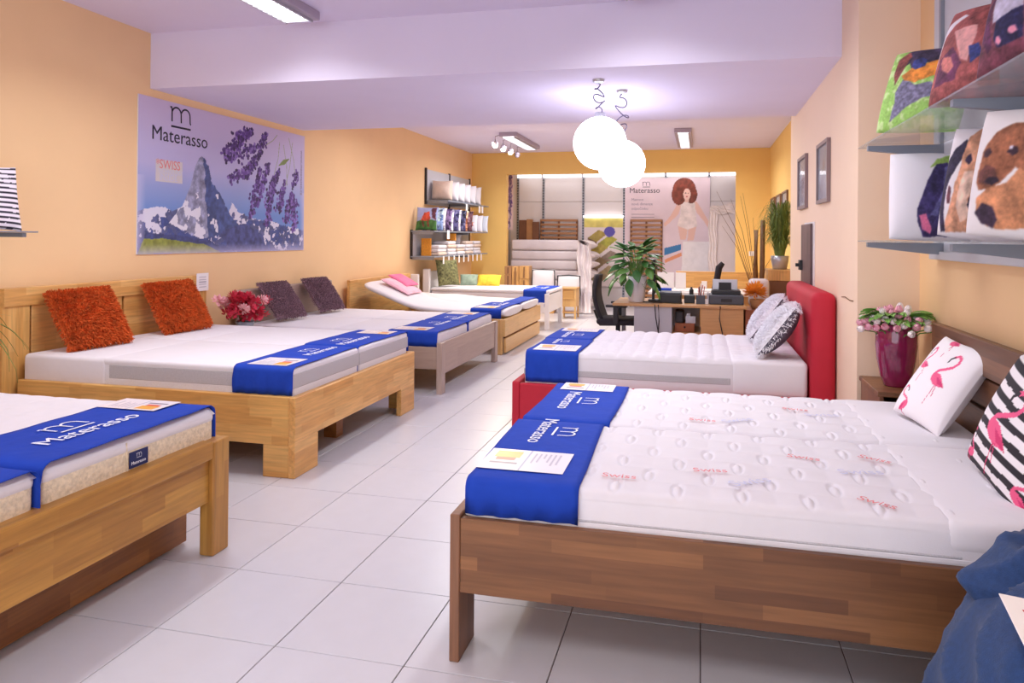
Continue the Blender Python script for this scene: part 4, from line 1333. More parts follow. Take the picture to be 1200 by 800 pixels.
# ================================================================== left: small shelf, mountain poster
def left_wall():
    s = thing('wall_shelf', 'small grey glass shelf on the left wall at the left edge', 'shelf', (LW, 3.4, 1.47))
    finish('shelf_board', box(LW + .002, -4.30, 2.6, 3.95, 1.492, 1.502, .002, 1), M['metal'], s)
    finish('bracket', box(LW + .002, -4.33, 3.86, 3.89, 1.462, 1.491, .003, 1), M['grey_paint'], s)
    finish('bracket', box(LW + .002, -4.33, 2.66, 2.69, 1.462, 1.491, .003, 1), M['grey_paint'], s)
    cv = Canvas(90, 90, 1, (244, 236, 246))
    for k in range(13):
        y = .01 + k * .078
        cv.poly([(0, y), (1, y), (1, y + .03), (0, y + .03)], (36, 28, 50), wob=.012, seed=k)
    cv.poly([(0, 0), (.62, 0), (.60, .45), (.50, .93), (.3, 1), (0, 1)], (56, 34, 76), .6 + .8 * cv.noise(14, 3))
    cushion('striped_dark_cushion', 'black and white striped cushion with a dark purple figure on the small left shelf', 'cushion',
            frame_matrix(Vector((-4.42, 3.66, 1.712)), (.10, .99, 0), (-.16, .0, 1)), .46, .43, .12, M['print'], M['sheet'], cv=cv, seed=71, base=Vector((-4.42, 3.66, 1.503)))
    # plant at the left edge
    p = thing('potted_plant', 'thin leaved potted plant at the left edge beside the beech headboard', 'plant', (-4.36, 3.52, 0))
    finish('pot', lathe([(.10, 0), (.13, .25), (.12, .25), (.11, .2)], (-4.36, 3.52, 0), 20), M['pot_white'], p, smooth=True)
    finish('stem', tube([(-4.36, 3.52, .18), (-4.35, 3.54, .6), (-4.36, 3.55, .93)], .012), M['twig'], p)
    bm = bmesh.new()
    g = random.Random(3)
    for k in range(26):
        a = g.uniform(0, 2 * PI)
        L = g.uniform(.22, .36)
        rise = g.uniform(.02, .30)
        prev = None
        for i in range(9):
            q = i / 8
            x, y = L * q * math.cos(a), L * q * math.sin(a)
            z = .90 + rise * q * 1.3 - .38 * q * q
            wd = .008 * (1 - q) + .0015
            px = min(.26, max(-.27, x))
            v1 = bm.verts.new((-4.36 + px - wd * math.sin(a), 3.55 + y + wd * math.cos(a), z))
            v2 = bm.verts.new((-4.36 + px + wd * math.sin(a), 3.55 + y - wd * math.cos(a), z))
            if prev:
                bm.faces.new((prev[0], prev[1], v2, v1))
            prev = (v1, v2)
    finish('blades', bm, M['grass'], p, kind='stuff')

    # mountain poster ------------------------------------------------
    W, H = 440, 228
    Y0, Y1, Z0, Z1 = 5.20, 7.85, 1.315, 2.68
    asp = (Y1 - Y0) / (Z1 - Z0)
    cv = Canvas(W, H, asp)
    v = cv.v
    top, mid, low = np.array((206, 190, 222)), np.array((190, 186, 226)), np.array((112, 146, 208))
    k = np.clip((v - .28) / .30, 0, 1)[..., None]
    k2 = np.clip((v - .58) / .42, 0, 1)[..., None]
    cv.a = (low * (1 - k) + mid * k) * (1 - k2) / 255 + top * k2 / 255
    n1, n2, n3 = cv.noise(7, 1), cv.noise(16, 2), cv.noise(30, 3)
    # far ridge, snow and rock
    ridge = [(0, .0), (0, .27), (.095, .311), (.155, .281), (.212, .314), (.283, .357), (.377, .289), (.465, .296), (.477, .368), (.531, .292), (.586, .262), (.672, .25), (.764, .237), (.861, .205), (1.01, .172), (1.01, 0)]
    inr = cv.inpoly(ridge, cv.u + (n3 - .5) * .02, cv.v + (n3 - .5) * .03)
    cv.put(inr, (226, 224, 240))
    rock = inr & ((n2 + .35 * (n1 - .5) - .9 * (cv.v - .2)) > .50)
    cv.put(rock, (92, 98, 146), .7 + .6 * n3)
    rock2 = inr & ((n3 + n1) / 2 > .53) & (cv.v < .24)
    cv.put(rock2, (64, 78, 136), .7 + .6 * n3)
    # the peak
    peak = [(.14, .2), (.207, .321), (.249, .464), (.268, .585), (.288, .655), (.303, .675), (.318, .66), (.345, .614), (.358, .51), (.40, .438), (.465, .296), (.55, .15), (.3, .1)]
    pk = cv.inpoly(peak, cv.u + (n3 - .5) * .012, cv.v + (n3 - .5) * .02)
    cv.put(pk, (150, 152, 182), .62 + .75 * n3)
    shade = pk & (cv.u > .318 + .06 * (.62 - cv.v) + (n2 - .5) * .03)
    cv.put(shade, (70, 86, 140), .7 + .6 * n3)
    cv.put(pk & (n2 > .56) & (cv.v < .42) & (cv.u < .4), (232, 230, 242))
    # near dark hills and meadow
    cv.poly([(.03, .02), (.03, .15), (.12, .13), (.22, .12), (.36, .08), (.5, .02)], (62, 72, 124), .7 + .6 * n3, wob=.03)
    cv.poly([(.5, .0), (.42, .1), (.5, .2), (.58, .2), (.68, .1), (.74, .0)], (72, 80, 134), .6 + .8 * n3, wob=.05)
    cv.poly([(0, 0), (.03, .10), (.106, .104), (.209, .082), (.32, .059), (.404, .019), (.42, 0)], (140, 148, 66), .7 + .6 * n3, wob=.015)
    # soft white border
    e = np.minimum(np.minimum(cv.u, 1 - cv.u) * asp, np.minimum(cv.v, 1 - cv.v + 1))
    cv.put(np.clip(1 - e / .07, 0, 1) * .75 * (cv.v < .5), (206, 200, 232))
    # lavender: stems then florets
    g = random.Random(11)
    for (x0, y0, x1, y1) in ((.80, .90, .76, .62), (.83, .88, .86, .55), (.90, .92, .84, .5), (.87, .95, .93, .6), (.78, .95, .70, .85)):
        cv.line([(x0, y0), ((x0 + x1) / 2 + .01, (y0 + y1) / 2), (x1, y1)], .006, (142, 160, 108))
    cv.poly([(.79, .70), (.83, .76), (.88, .78), (.84, .72)], (120, 140, 80))
    sprigs = [(.42, .72, .60, .92, 60), (.44, .68, .66, .84, 60), (.50, .86, .60, .94, 30), (.66, .78, .70, .95, 30), (.46, .54, .62, .66, 40), (.55, .56, .66, .78, 40),
              (.60, .27, .66, .66, 60), (.64, .36, .72, .70, 60), (.71, .22, .77, .62, 60), (.70, .40, .80, .66, 40), (.80, .34, .84, .58, 40), (.85, .24, .90, .50, 40), (.92, .18, .91, .48, 40), (.88, .36, .94, .40, 20), (.91, .54, .94, .68, 18)]
    cols = ((92, 60, 140), (112, 80, 164), (66, 40, 104), (140, 112, 192), (80, 52, 122), (54, 34, 84))
    for (x0, y0, x1, y1, n) in sprigs:
        for i in range(int(n * 2.6)):
            f = g.random()
            wd = .024 * (.4 + .6 * math.sin(PI * min(1, f + .1)))
            x = x0 + (x1 - x0) * f + g.gauss(0, wd * .55)
            y = y0 + (y1 - y0) * f + g.gauss(0, wd)
            cv.ell(x, y, .0072, .012, g.choice(cols), g.uniform(-1, 1))
    p = thing('wall_poster', 'large poster of a snowy mountain peak and lavender on the left wall', 'poster', (LW, (Y0 + Y1) / 2, (Z0 + Z1) / 2))
    # mounted on a slim board: u runs along +y
    finish('board', box(LW + .001, LW + .010, Y0, Y1, Z0, Z1), M['paper'], p)
    flat_print('poster_print', cv, (LW + .0115, Y0, Z0), (0, Y1 - Y0, 0), (0, 0, Z1 - Z0), M['poster'], p)
    bm = bmesh.new()
    at = lambda u, v: Vector((LW + .013, Y0 + u * (Y1 - Y0), Z0 + v * (Z1 - Z0)))
    wt = text_width('Materasso', 1)
    size = .278 * (Y1 - Y0) / wt
    text_to_bm(bm, 'Materasso', size, frame_matrix(at(.056, .735), (0, 1, 0), (0, 0, 1)))
    m_logo(bm, frame_matrix(at(.142, .842), (0, 1, 0), (0, 0, 1)), .27)
    finish('poster_lettering', bm, M['black_ink'], p)
    finish('seal', box(LW + .0118, LW + .0125, *(Y0 + .078 * 2.65, Y0 + .205 * 2.65), Z0 + .468 * 1.365, Z0 + .612 * 1.365), M['white_panel'], p)
    bm = bmesh.new()
    text_to_bm(bm, '*SWISS', .115, frame_matrix(at(.079, .555), (0, 1, 0), (0, 0, 1)), squeeze=.86)
    finish('seal_red_lettering', bm, M['red_ink'], p)
    finish('seal_lettering', text_mesh('TECHNOLOGY', .058, frame_matrix(at(.088, .522), (0, 1, 0), (0, 0, 1)), squeeze=.8), M['pale_blue_ink'], p)
    finish('seal_lettering', text_mesh('INSIDE', .085, frame_matrix(at(.095, .478), (0, 1, 0), (0, 0, 1)), squeeze=.9), M['pale_blue_ink'], p)
    finish('edge_lettering', text_mesh('www.materasso.cz', .07, frame_matrix(at(.967, .87), (0, 0, -1), (0, 1, 0))), M['grey_ink'], p)
left_wall()

# ------------------------------------------------------------------ red flowers between the second and third bed
def red_flowers():
    t = thing('nightstand', 'small taupe nightstand under the red flowers', 'nightstand', (-4.36, 6.18, 0))
    finish('body', box(-4.60, -4.15, 5.98, 6.40, .1, .54, .005, 1), M['grey_y'], t)
    finish('drawer', box(-4.152, -4.14, 6.0, 6.38, .30, .51, .003, 1), M['grey_y'], t)
    for x in (-4.58, -4.21):
        for y in (6.0, 6.34):
            finish('leg', box(x, x + .04, y, y + .04, 0, .1), M['grey_z'], t)
    v = thing('flower_pot', 'grey pot holding the coral red flowers beside the taupe bed', 'pot', (-4.30, 6.22, .541))
    finish('pot', lathe([(.07, 0), (.09, .11), (.08, .11), (.06, .05)], (-4.30, 6.22, .541), 18), M['grey_paint'], v, smooth=True)
    fl = thing('flower_bunch', 'bunch of coral red flowers standing between the beech and taupe beds', 'flowers', (-4.30, 6.20, .70))
    g = random.Random(8)
    # one spiky flower head, reused
    def head(m_, nm):
        bm = bmesh.new()
        for k in range(26):
            z = g.uniform(-.2, 1)
            a = k * 2.4
            d = Vector((math.cos(a) * math.sqrt(max(0, 1 - z * z)), math.sin(a) * math.sqrt(max(0, 1 - z * z)), z))
            s = d.cross(Vector((0, 0, 1)) if abs(d.z) < .9 else Vector((1, 0, 0))).normalized()
            b = [bm.verts.new(p) for p in (d * .012 - s * .004, d * .012 + s * .004, d * .040 + s * .009, d * .055, d * .040 - s * .009)]
            bm.faces.new(b)
        me = bpy.data.meshes.new(nm)
        bm.to_mesh(me)
        bm.free()
        me.materials.append(m_)
        return me
    hs = [head(M['red_flower'], 'flower_head'), head(M['pink_flower'], 'flower_head'), head(M['red_flower'], 'flower_head')]
    for k in range(44):
        y = 6.16 + g.gauss(0, .14)
        y = min(6.42, max(5.90, y))
        z = .66 + g.random() * .25
        x = -4.34 + g.uniform(-.13, .17)
        o = bpy.data.objects.new('flower_head', hs[k % 3])
        COL.objects.link(o)
        o.parent = fl
        o.matrix_local = Matrix.LocRotScale(Vector((x, y, z)) - Vector(fl.location), Euler((g.uniform(-1, 1), g.uniform(0, 1), g.uniform(0, 6))), (1.3, 1.3, 1.3))
    bm = bmesh.new()
    for k in range(14):
        tube_bm(bm, [(-4.30, 6.21, .62), (-4.33 + g.uniform(-.1, .1), 6.17 + g.gauss(0, .1), .84)], .004, 4)
    finish('stems', bm, M['twig'], fl, kind='stuff')
red_flowers()

# ================================================================== left rear wall shelves
def rear_rack():
    t = thing('wall_rack', 'grey shop rack with three shelves on the left wall at the back', 'shelf', (LW, 12.5, 1.1))
    finish('back_panel', box(LW + .001, LW + .02, 11.80, 14.25, 2.05, 2.66), M['rack_panel'], t)
    finish('back_panel', box(LW + .001, LW + .02, 11.17, 14.25, 1.12, 1.57), M['rack_panel'], t)
    for y, z0, z1 in ((11.80, 2.05, 2.68), (11.18, 1.12, 1.60), (13.0, 1.12, 2.68), (14.23, 1.12, 2.68)):
        finish('upright', box(LW + .001, LW + .035, y - .02, y + .02, z0, z1), M['dark_metal'], t)
    xs = -4.22
    for z, y0, y1 in ((2.12, 11.80, 14.25), (1.585, 11.15, 14.2), (1.165, 11.15, 14.2)):
        finish('shelf_board', box(LW + .02, xs, y0, y1, z - .02, z, .002, 1), M['grey_paint'], t)
        for y in (y0 + .03, 13.0):
            finish('bracket', box(LW + .02, xs - .03, y, y + .03, z - .06, z - .02, .003, 1), M['metal'], t)
    # top shelf: wrapped pillows
    for k in range(6):
        y = 12.05 + k * .34
        m = M['white_cloth'] if k else M['pale_wrap']
        cushion('wrapped_pillow', ('beige wrapped pillow at the near end of the top rear shelf' if k == 0 else ('', 'first', 'second', 'third', 'fourth', 'farthest')[k] + ' white plastic wrapped pillow after the beige one on the top rear shelf'), 'pillow',
                frame_matrix(Vector((-4.42, y, 2.30)), (1, .05, 0), (0, .12, 1)), .38, .36, .30, m, seed=80 + k, base=Vector((-4.42, y, 2.121)), group='white pillows in plastic on the top rear shelf' if k else None, n=22)
    # price tags hanging below the shelf edges
    g = random.Random(2)
    ORD = ('first','second','third','fourth','fifth','sixth','seventh','eighth','ninth')
    for k, (y, z) in enumerate(((12.75, 2.10), (13.55, 2.10), (13.75, 2.10))):
        o = finish('shelf_tag', box(xs + .002, xs + .006, y, y + .10, z - .14, z - .005), M['paper'], None)
        tag(o, ('single white price tag hanging from the top rear shelf', 'nearer price tag of the pair on the top rear shelf', 'farther price tag of the pair on the top rear shelf')[k], 'tag', 'price tags on the top rear shelf')
    o = finish('shelf_tag', box(xs + .002, xs + .006, 11.75, 11.87, 1.45, 1.60), M['paper'], None)
    tag(o, 'single white price tag hanging from the middle rear shelf', 'tag')
    for k in range(9):
        y = 11.55 + k * .27
        o = finish('shelf_tag', box(xs + .002, xs + .006, y, y + .06, 1.03, 1.16), M['paper'], None)
        tag(o, ORD[k] + ' price tag from the near end of the bottom rear shelf edge', 'tag', 'price tags on the bottom rear shelf')
    # middle shelf: picture cushions
    cols = [None, (150, 176, 226), (226, 222, 236), (86, 60, 110), (210, 204, 226), (96, 90, 140), (236, 232, 240), (56, 52, 88), (222, 150, 110), (110, 70, 80)]
    names = ['cushion with red horses on a meadow, near end of the middle rear shelf', 'pale blue sky print cushion behind the horse cushion', 'white and grey print cushion on the middle rear shelf', 'dark purple print cushion on the middle rear shelf', 'pale lilac print cushion on the middle rear shelf', 'slate blue print cushion on the middle rear shelf', 'plain white print cushion on the middle rear shelf', 'nearly black print cushion on the middle rear shelf', 'orange print cushion on the middle rear shelf', 'maroon print cushion on the middle rear shelf']
    for k in range(10):
        y = 11.33 + k * .20
        cv = Canvas(44, 44, 1, (170, 180, 222))
        sh = .6 + .8 * cv.noise(5, k)
        if k == 0:
            cv.put(cv.v > .55, (170, 184, 236), .9 + .2 * cv.noise(4, 1))
            cv.poly([(0, 0), (1, 0), (1, .4), (.5, .46), (0, .36)], (70, 120, 60), sh)
            cv.poly([(.25, .4), (.4, .75), (.62, .8), (.72, .5), (.6, .35)], (206, 84, 60), sh, wob=.05)
            cv.poly([(.3, .3), (.36, .45), (.44, .1), (.38, .1)], (120, 60, 50), sh)
            cv.poly([(.55, .3), (.62, .45), (.68, .1), (.6, .1)], (120, 60, 50), sh)
            cv.poly([(.72, .95), (.95, 1), (.95, .4), (.8, .5)], (110, 60, 80), sh, wob=.05)
        else:
            c = cols[k]
            cv.put(np.ones_like(cv.u), c, sh)
            cv.put(cv.noise(4, k + 30) > .56, tuple(min(255, q + 60) for q in c), sh)
            cv.put(cv.noise(6, k + 60) > .62, tuple(max(0, q - 70) for q in c), sh)
        cushion('picture_cushion', names[k], 'cushion', frame_matrix(Vector((-4.42 + (k % 2) * .03, y, 1.785)), (1, .04, 0), (0, .22, 1)), .38, .40, .12, M['print'], M['sheet'], cv=cv, seed=90 + k, base=Vector((-4.42, y, 1.586)))
    for k in range(3):
        y = 13.42 + k * .26
        cv = Canvas(40, 40, 1.3, (238, 232, 238) if k != 2 else (222, 228, 240))
        if k == 0:
            cv.poly([(.1, .3), (.5, .7), (.9, .55), (.7, .2)], (226, 120, 60), wob=.05)
            cv.poly([(.1, .6), (.8, .8), (.7, .95), (.2, .9)], (230, 190, 70), wob=.05)
            cv.poly([(.4, .2), (.9, .35), (.8, .45), (.4, .4)], (190, 50, 60))
        cushion('picture_cushion', ('white cushion with an orange picture', 'plain white cushion', 'pale blue cushion')[k] + ' at the far end of the middle rear shelf', 'cushion', frame_matrix(Vector((-4.40 + .03 * k, y, 1.75)), (1, -.1, 0), (0, .1, 1)), .42, .33, .12, M['print'], M['sheet'], cv=cv, seed=110 + k, base=Vector((-4.40, y, 1.586)))
    # bottom shelf: folded linen stacks, a bowl and orange boxes
    for k, (y, n) in enumerate(((11.65, 3), (12.15, 4), (12.65, 3), (13.15, 4), (13.65, 4))):
        for j in range(n):
            z = 1.167 + j * .062
            o = finish('folded_linen', rbox(-4.58 + .01 * j, -4.25 - .012 * (j % 2), y - .2, y + .2, z, z + .058, .02, 2), M['white_cloth'] if (k + j) % 3 else M['pale_wrap'], None, smooth=True)
            tag(o, ('lowest', 'second', 'third', 'topmost fourth')[j] + ' folded linen, counted upwards, in the ' + ('first', 'second', 'third', 'fourth', 'fifth')[k] + ' stack of the bottom rear shelf', 'linen', 'folded linen on the bottom rear shelf')
    o = finish('linen_box', box(-4.55, -4.38, 11.40, 11.44, 1.166, 1.46, .003, 1), M['orange_flower'], None)
    tag(o, 'orange picture package at the near end of the bottom rear shelf', 'package')
    o = finish('linen_box', box(-4.45, -4.28, 12.36, 12.40, 1.42, 1.55, .003, 1), M['orange_flower'], None)
    tag(o, 'small orange package on the linen stacks of the bottom rear shelf', 'package')
    o = finish('bucket', lathe([(.08, 0), (.11, .17), (.10, .17), (.07, .02)], (-4.42, 12.78, 1.354), 16), M['lgrey'], None, smooth=True)
    tag(o, 'small grey bucket on the bottom rear shelf', 'bucket')
M['pale_wrap'] = mat('beige_wrapped_cloth', rgb(222, 200, 184), .6, var=.08, vscale=10, bump=.3, bscale=20)
rear_rack()

# ================================================================== pictures on the right wall and pier
def framed(label, x, y0, y1, z0, z1, seed, fr, group=None, pic=None):
    t = thing('framed_picture', label, 'picture', (x, (y0 + y1) / 2, (z0 + z1) / 2), group)
    w_ = .028
    bm = bmesh.new()
    for a in ((y0, y1, z0, z0 + w_), (y0, y1, z1 - w_, z1), (y0, y0 + w_, z0 + w_, z1 - w_), (y1 - w_, y1, z0 + w_, z1 - w_)):
        add_box(bm, x - .028, x - .001, *a)
    finish('frame', bm, fr, t)
    cv = Canvas(36, 48, .7, (226, 220, 232))
    cv.put(np.ones_like(cv.u), (206, 204, 224), .9 + .2 * cv.noise(3, seed))
    cv.poly([(.3, .25), (.4, .6), (.55, .75), (.68, .55), (.62, .25)], (176, 170, 196), .8 + .4 * cv.noise(6, seed), wob=.06)
    cv.ell(.52, .64, .13, .12, (206, 160, 170), soft=.5)
    flat_print('picture_print', cv, (x - .012, y1 - w_, z0 + w_), (0, -(y1 - y0 - 2 * w_), 0), (0, 0, z1 - z0 - 2 * w_), M['picture'], t)
    finish('picture_glass', box(x - .016, x - .014, y0 + w_, y1 - w_, z0 + w_, z1 - w_), M['shelf_glass'], t)
framed('pewter framed picture on the pier, farther of the two', .938, 6.92, 7.46, 1.775, 2.265, 3, M['frame'])
framed('pewter framed picture on the pier, nearer of the two', .938, 5.76, 6.28, 1.775, 2.25, 4, M['frame'])
for k, (y0, y1, lab) in enumerate(((13.35, 14.05, 'farthest of three brown framed pictures above the grassy plant'), (12.40, 13.10, 'middle of three brown framed pictures above the grassy plant'), (11.45, 12.15, 'nearest of three brown framed pictures above the grassy plant'))):
    framed(lab, RW - .01, y0, y1, 1.72, 2.235, 7 + k, M['frame_brown'])
def plank():
    t = thing('coat_plank', 'narrow weathered plank with a black hook on the pier behind the red headboard', 'board', (.925, 6.84, 1.36))
    finish('plank', box(.908, .928, 6.56, 7.14, 1.06, 1.625, .004, 1), M['plank'], t)
    finish('plank_backing', box(.928, .937, 6.50, 7.08, 1.05, 1.64), M['white_lac'], t)
    finish('hook', boxes([(.883, .908, 7.03, 7.13, 1.21, 1.30), (.853, .883, 7.06, 7.10, 1.24, 1.27)]), M['black'], t)
plank()
t = finish('cable_stub', tube([(.936, 5.30, 1.10), (.931, 5.15, 1.112), (.935, 5.02, 1.10), (.933, 4.90, 1.105)], .0025, 5), M['twig'])
tag(t, 'thin loose cable on the pier above the red headboard', 'cable')
t = finish('wall_switch', box(.90, 1.03, BW - .012, BW - .001, 1.17, 1.26, .004, 1), M['paper'])
tag(t, 'white double switch on the yellow back wall', 'switch')

# ================================================================== desk group
def desk_group():
    yf, yb = 8.38, 9.18
    t = thing('desk', 'office desk with a wooden top behind the red bed', 'desk', (-.2, 8.8, 0))
    finish('desk_top', box(-.98, .50, yf - .03, yb, .712, .742, .003, 1), M['desk_x'], t)
    finish('side_panel', box(-.735, -.31, yf, yf + .03, .02, .712), M['lgrey'], t)
    finish('back_panel', box(-.735, .0, yb - .05, yb - .03, .10, .712), M['lgrey'], t)
    p = finish('pedestal', box(.01, .47, yf, yb - .1, .02, .712, .003, 1), M['desk_x'], t)
    finish('shelf', box(-.31, .01, yf + .05, yb - .1, .40, .42), M['desk_x'], t)
    finish('leg', box(-.95, -.90, yb - .1, yb - .05, 0, .712), M['lgrey'], t)
    c = thing('desk_drawer_box', 'small wooden drawer box on the shelf of the desk', 'box', (-.16, 8.7, .42))
    finish('box', box(-.28, -.06, 8.50, 8.9, .421, .52, .003, 1), M['desk_dark'], c)
    finish('knob', ball((-.17, 8.495, .475), .012, 8), M['black'], c)
    o = finish('toy_camera', boxes([(-.16, -.05, 8.52, 8.62, .521, .60), (-.13, -.08, 8.50, 8.52, .53, .585), (-.15, -.11, 8.54, 8.60, .60, .63)]), M['silver'])
    tag(o, 'small silver camera on the drawer box under the desk top', 'camera')
    o = finish('black_case', rbox(-.28, -.18, 8.5, 8.75, .521, .66, .02, 2), M['black'])
    tag(o, 'black case on the drawer box under the desk top', 'case')
    o = finish('dark_cabinet', box(.49, .92, 8.42, 8.98, 0, .70, .004, 1), M['desk_dark'])
    tag(o, 'low dark red cabinet to the right of the desk', 'cabinet')
    for k, pts in enumerate(([(-.50, yf - .035, .74), (-.49, yf - .04, .6), (-.46, yf - .02, .42), (-.42, yf - .02, .3)], [(-.46, yf - .035, .74), (-.45, yf - .04, .55), (-.47, yf - .02, .3)], [(.22, yf - .035, .74), (.21, yf - .04, .6), (.25, yf - .02, .4)])):
        o = finish('cable', tube(pts, .006, 5), M['black'])
        tag(o, ('thin black cable hanging left on the grey desk panel', 'thin black cable hanging straight on the grey desk panel', 'thin black cable hanging over the wooden pedestal of the desk')[k], 'cable')
    # plant on the desk
    p = thing('potted_plant', 'leafy green plant in a tall white pot on the desk', 'plant', (-.73, 8.62, .742))
    c = (-.73, 8.62)
    finish('pot', lathe([(.088, 0), (.092, .004), (.122, .30), (.114, .30), (.108, .27)], (c[0], c[1], .7425), 4 * 9), M['pot_white'], p, smooth=True)
    finish('soil', lathe([(.108, 0), (.02, .004)], (c[0], c[1], 1.01), 18), M['cardboard2'], p)
    bm = bmesh.new()
    rows = []
    for i in range(9):
        s = i / 8
        wd = .055 * math.sin(PI * min(1, s ** .8 * .97 + .03)) ** .9
        x = .20 * s
        z = -.06 * s * s
        rows.append([bm.verts.new(q) for q in ((x, -wd, z - .012), (x, -wd * .5, z), (x, 0, z - .006), (x, wd * .5, z), (x, wd, z - .012))])
    for A, B in zip(rows, rows[1:]):
        for j in range(4):
            bm.faces.new((A[j], A[j + 1], B[j + 1], B[j]))
    lm = bpy.data.meshes.new('leaf')
    bm.to_mesh(lm)
    bm.free()
    lm.materials.append(M['leaf'])
    lm.polygons.foreach_set('use_smooth', [True] * len(lm.polygons))
    lm2 = lm.copy()
    lm2.materials.clear()
    lm2.materials.append(M['leaf2'])
    g = random.Random(9)
    stems = bmesh.new()
    for k in range(74):
        a = k * 2.39996 + g.uniform(-.2, .2)
        f = (k + .5) / 74
        rad = .05 + .21 * f ** .8
        z = 1.40 - .40 * f ** 1.3 + g.uniform(-.04, .04)
        q = Vector((c[0] + rad * math.cos(a), c[1] + rad * math.sin(a), z))
        o = bpy.data.objects.new('leaf', lm if g.random() < .7 else lm2)
        COL.objects.link(o)
        o.parent = p
        s = g.uniform(.7, 1.05)
        o.matrix_local = Matrix.LocRotScale(q - Vector(p.location), Euler((g.uniform(-.4, .4), -.75 + 1.5 * f + g.uniform(-.25, .25), a + g.uniform(-.3, .3))), (s, s, s))
        tube_bm(stems, [(c[0] + .02 * math.cos(a), c[1] + .02 * math.sin(a), 1.0), (c[0] + .6 * rad * math.cos(a), c[1] + .6 * rad * math.sin(a), z - .08), q], .003, 4)
    finish('stems', stems, M['leaf2'], p, kind='stuff')
    # things on the desk
    def put(name, bm, m, lab, cat, smooth=False):
        return tag(finish(name, bm, m, None, smooth=smooth), lab, cat)
    mo = thing('monitor', 'black monitor seen edge-on beside the desk plant', 'monitor', (-.53, 8.75, .742))
    finish('screen', box(-.545, -.51, 8.60, 9.0, .84, 1.24, .006, 1), M['black'], mo)
    finish('stand', boxes([(-.60, -.44, 8.72, 8.9, .7425, .76), (-.56, -.53, 8.79, 8.83, .76, .9)]), M['black'], mo)
    pr = thing('printer', 'long black printer lying flat in the middle of the desk', 'printer', (-.38, 8.72, .742))
    finish('printer_body', box(-.47, -.21, 8.55, 8.9, .7425, .845, .012), M['black'], pr)
    finish('printer_lid', box(-.465, -.215, 8.56, 8.89, .845, .862, .004, 1), M['dgrey'], pr)
    put('cable_tangle', tube([(-.64, 8.50, .75), (-.56, 8.44, .757), (-.50, 8.50, .752), (-.42, 8.45, .757), (-.35, 8.49, .752), (-.25, 8.44, .755), (-.2, 8.48, .752)], .008, 5), M['black'], 'tangle of black cables along the front of the desk', 'cable')
    put('speaker', box(-.18, -.06, 8.6, 8.72, .7425, .835, .006, 1), M['black'], 'small black speaker box between the printers', 'speaker')
    put('bottle', lathe([(.025, 0), (.025, .14), (.012, .16), (.012, .175)], (-.10, 8.80, .7425), 12), M['black'], 'small dark bottle behind the speaker box', 'bottle')
    ph = thing('pen_holder', 'dark pen holder with coloured pens in the middle of the desk', 'pen holder', (.01, 8.56, .742))
    finish('cup', boxes([(-.045, .055, 8.52, 8.62, .7425, .84)]), M['dgrey'], ph)
    g = random.Random(4)
    for k in range(7):
        x, y = .005 + g.uniform(-.03, .03), 8.57 + g.uniform(-.03, .03)
        finish('pen', tube([(x, y, .80), (x + g.uniform(-.03, .03), y + g.uniform(-.02, .02), .93 + g.uniform(0, .05))], .005, 5), (M['pen'], M['paper'], M['black'])[k % 3], ph)
    pp = thing('office_printer', 'grey office printer with a white paper tray at the right end of the desk', 'printer', (.29, 8.68, .742))
    finish('printer_body', box(.10, .48, 8.52, 8.88, .7425, .85, .012), M['dgrey'], pp)
    bm = box(.13, .45, 8.60, 8.88, .85, .90, .006, 1)
    finish('printer_lid', bm, M['black'], pp)
    finish('paper_tray', box(.14, .42, 8.72, 8.735, .90, 1.02, .003, 1), M['silver'], pp)
    finish('tray_window', box(.21, .35, 8.712, 8.719, .90, .985), M['black'], pp)
    finish('output_slot', box(.23, .35, 8.512, 8.522, .775, .81), M['black'], pp)
    finish('label_plate', box(.03, .09, 8.535, 8.545, .7425, .80), M['paper'], pp)
    put('desk_tray', box(.075, .098, 8.55, 8.70, .7425, .87), M['lgrey'], 'narrow grey document tray beside the office printer', 'tray')
    # office chair
    ch = thing('office_chair', 'black office chair with a mesh back at the left end of the desk', 'chair', (-1.02, 8.95, 0))
    bm = bmesh.new()
    n = 12
    prev = None
    for i in range(n):
        s = i / (n - 1)
        x = -1.16 - .07 * math.sin(PI * s * .9) - .06 * s
        z = .46 + .57 * s
        hw = .20 + .05 * math.sin(PI * s) - .03 * s
        r = [bm.verts.new((x + dx + (.05 * abs(q) ** 2), 8.95 + hw * q, z)) for q in (-1, -.5, 0, .5, 1) for dx in (0,)]
        if prev:
            for j in range(4):
                bm.faces.new((prev[j], prev[j + 1], r[j + 1], r[j]))
        prev = r
    o = finish('backrest', bm, M['black_mesh'], ch, smooth=True)
    so = o.modifiers.new('thickness', 'SOLIDIFY')
    so.thickness = .035
    finish('seat', rbox(-1.22, -.74, 8.71, 9.19, .44, .52, .035, 3), M['black_mesh'], ch, smooth=True)
    for y in (8.69, 9.21):
        a = finish('armrest', rbox(-1.10, -.84, y - .035, y + .035, .66, .69, .012, 2), M['black'], ch)
        finish('armrest_post', box(-1.01, -.95, y - .02, y + .02, .46, .66), M['black'], a)
    finish('gas_column', tube([(-.98, 8.95, .08), (-.98, 8.95, .45)], .03, 10), M['dark_metal'], ch)
    finish('back_bracket', tube([(-1.0, 8.95, .43), (-1.2, 8.95, .42), (-1.27, 8.95, .6)], .022, 8), M['black'], ch)
    for k in range(5):
        a = k * 2 * PI / 5
        e = (-.98 + .28 * math.cos(a), 8.95 + .28 * math.sin(a))
        l = finish('base_arm', tube([(-.98, 8.95, .10), (e[0], e[1], .07)], [.028, .02], 8), M['black'], ch)
        finish('caster', ball((e[0], e[1], .03), .03, 10), M['black'], l)
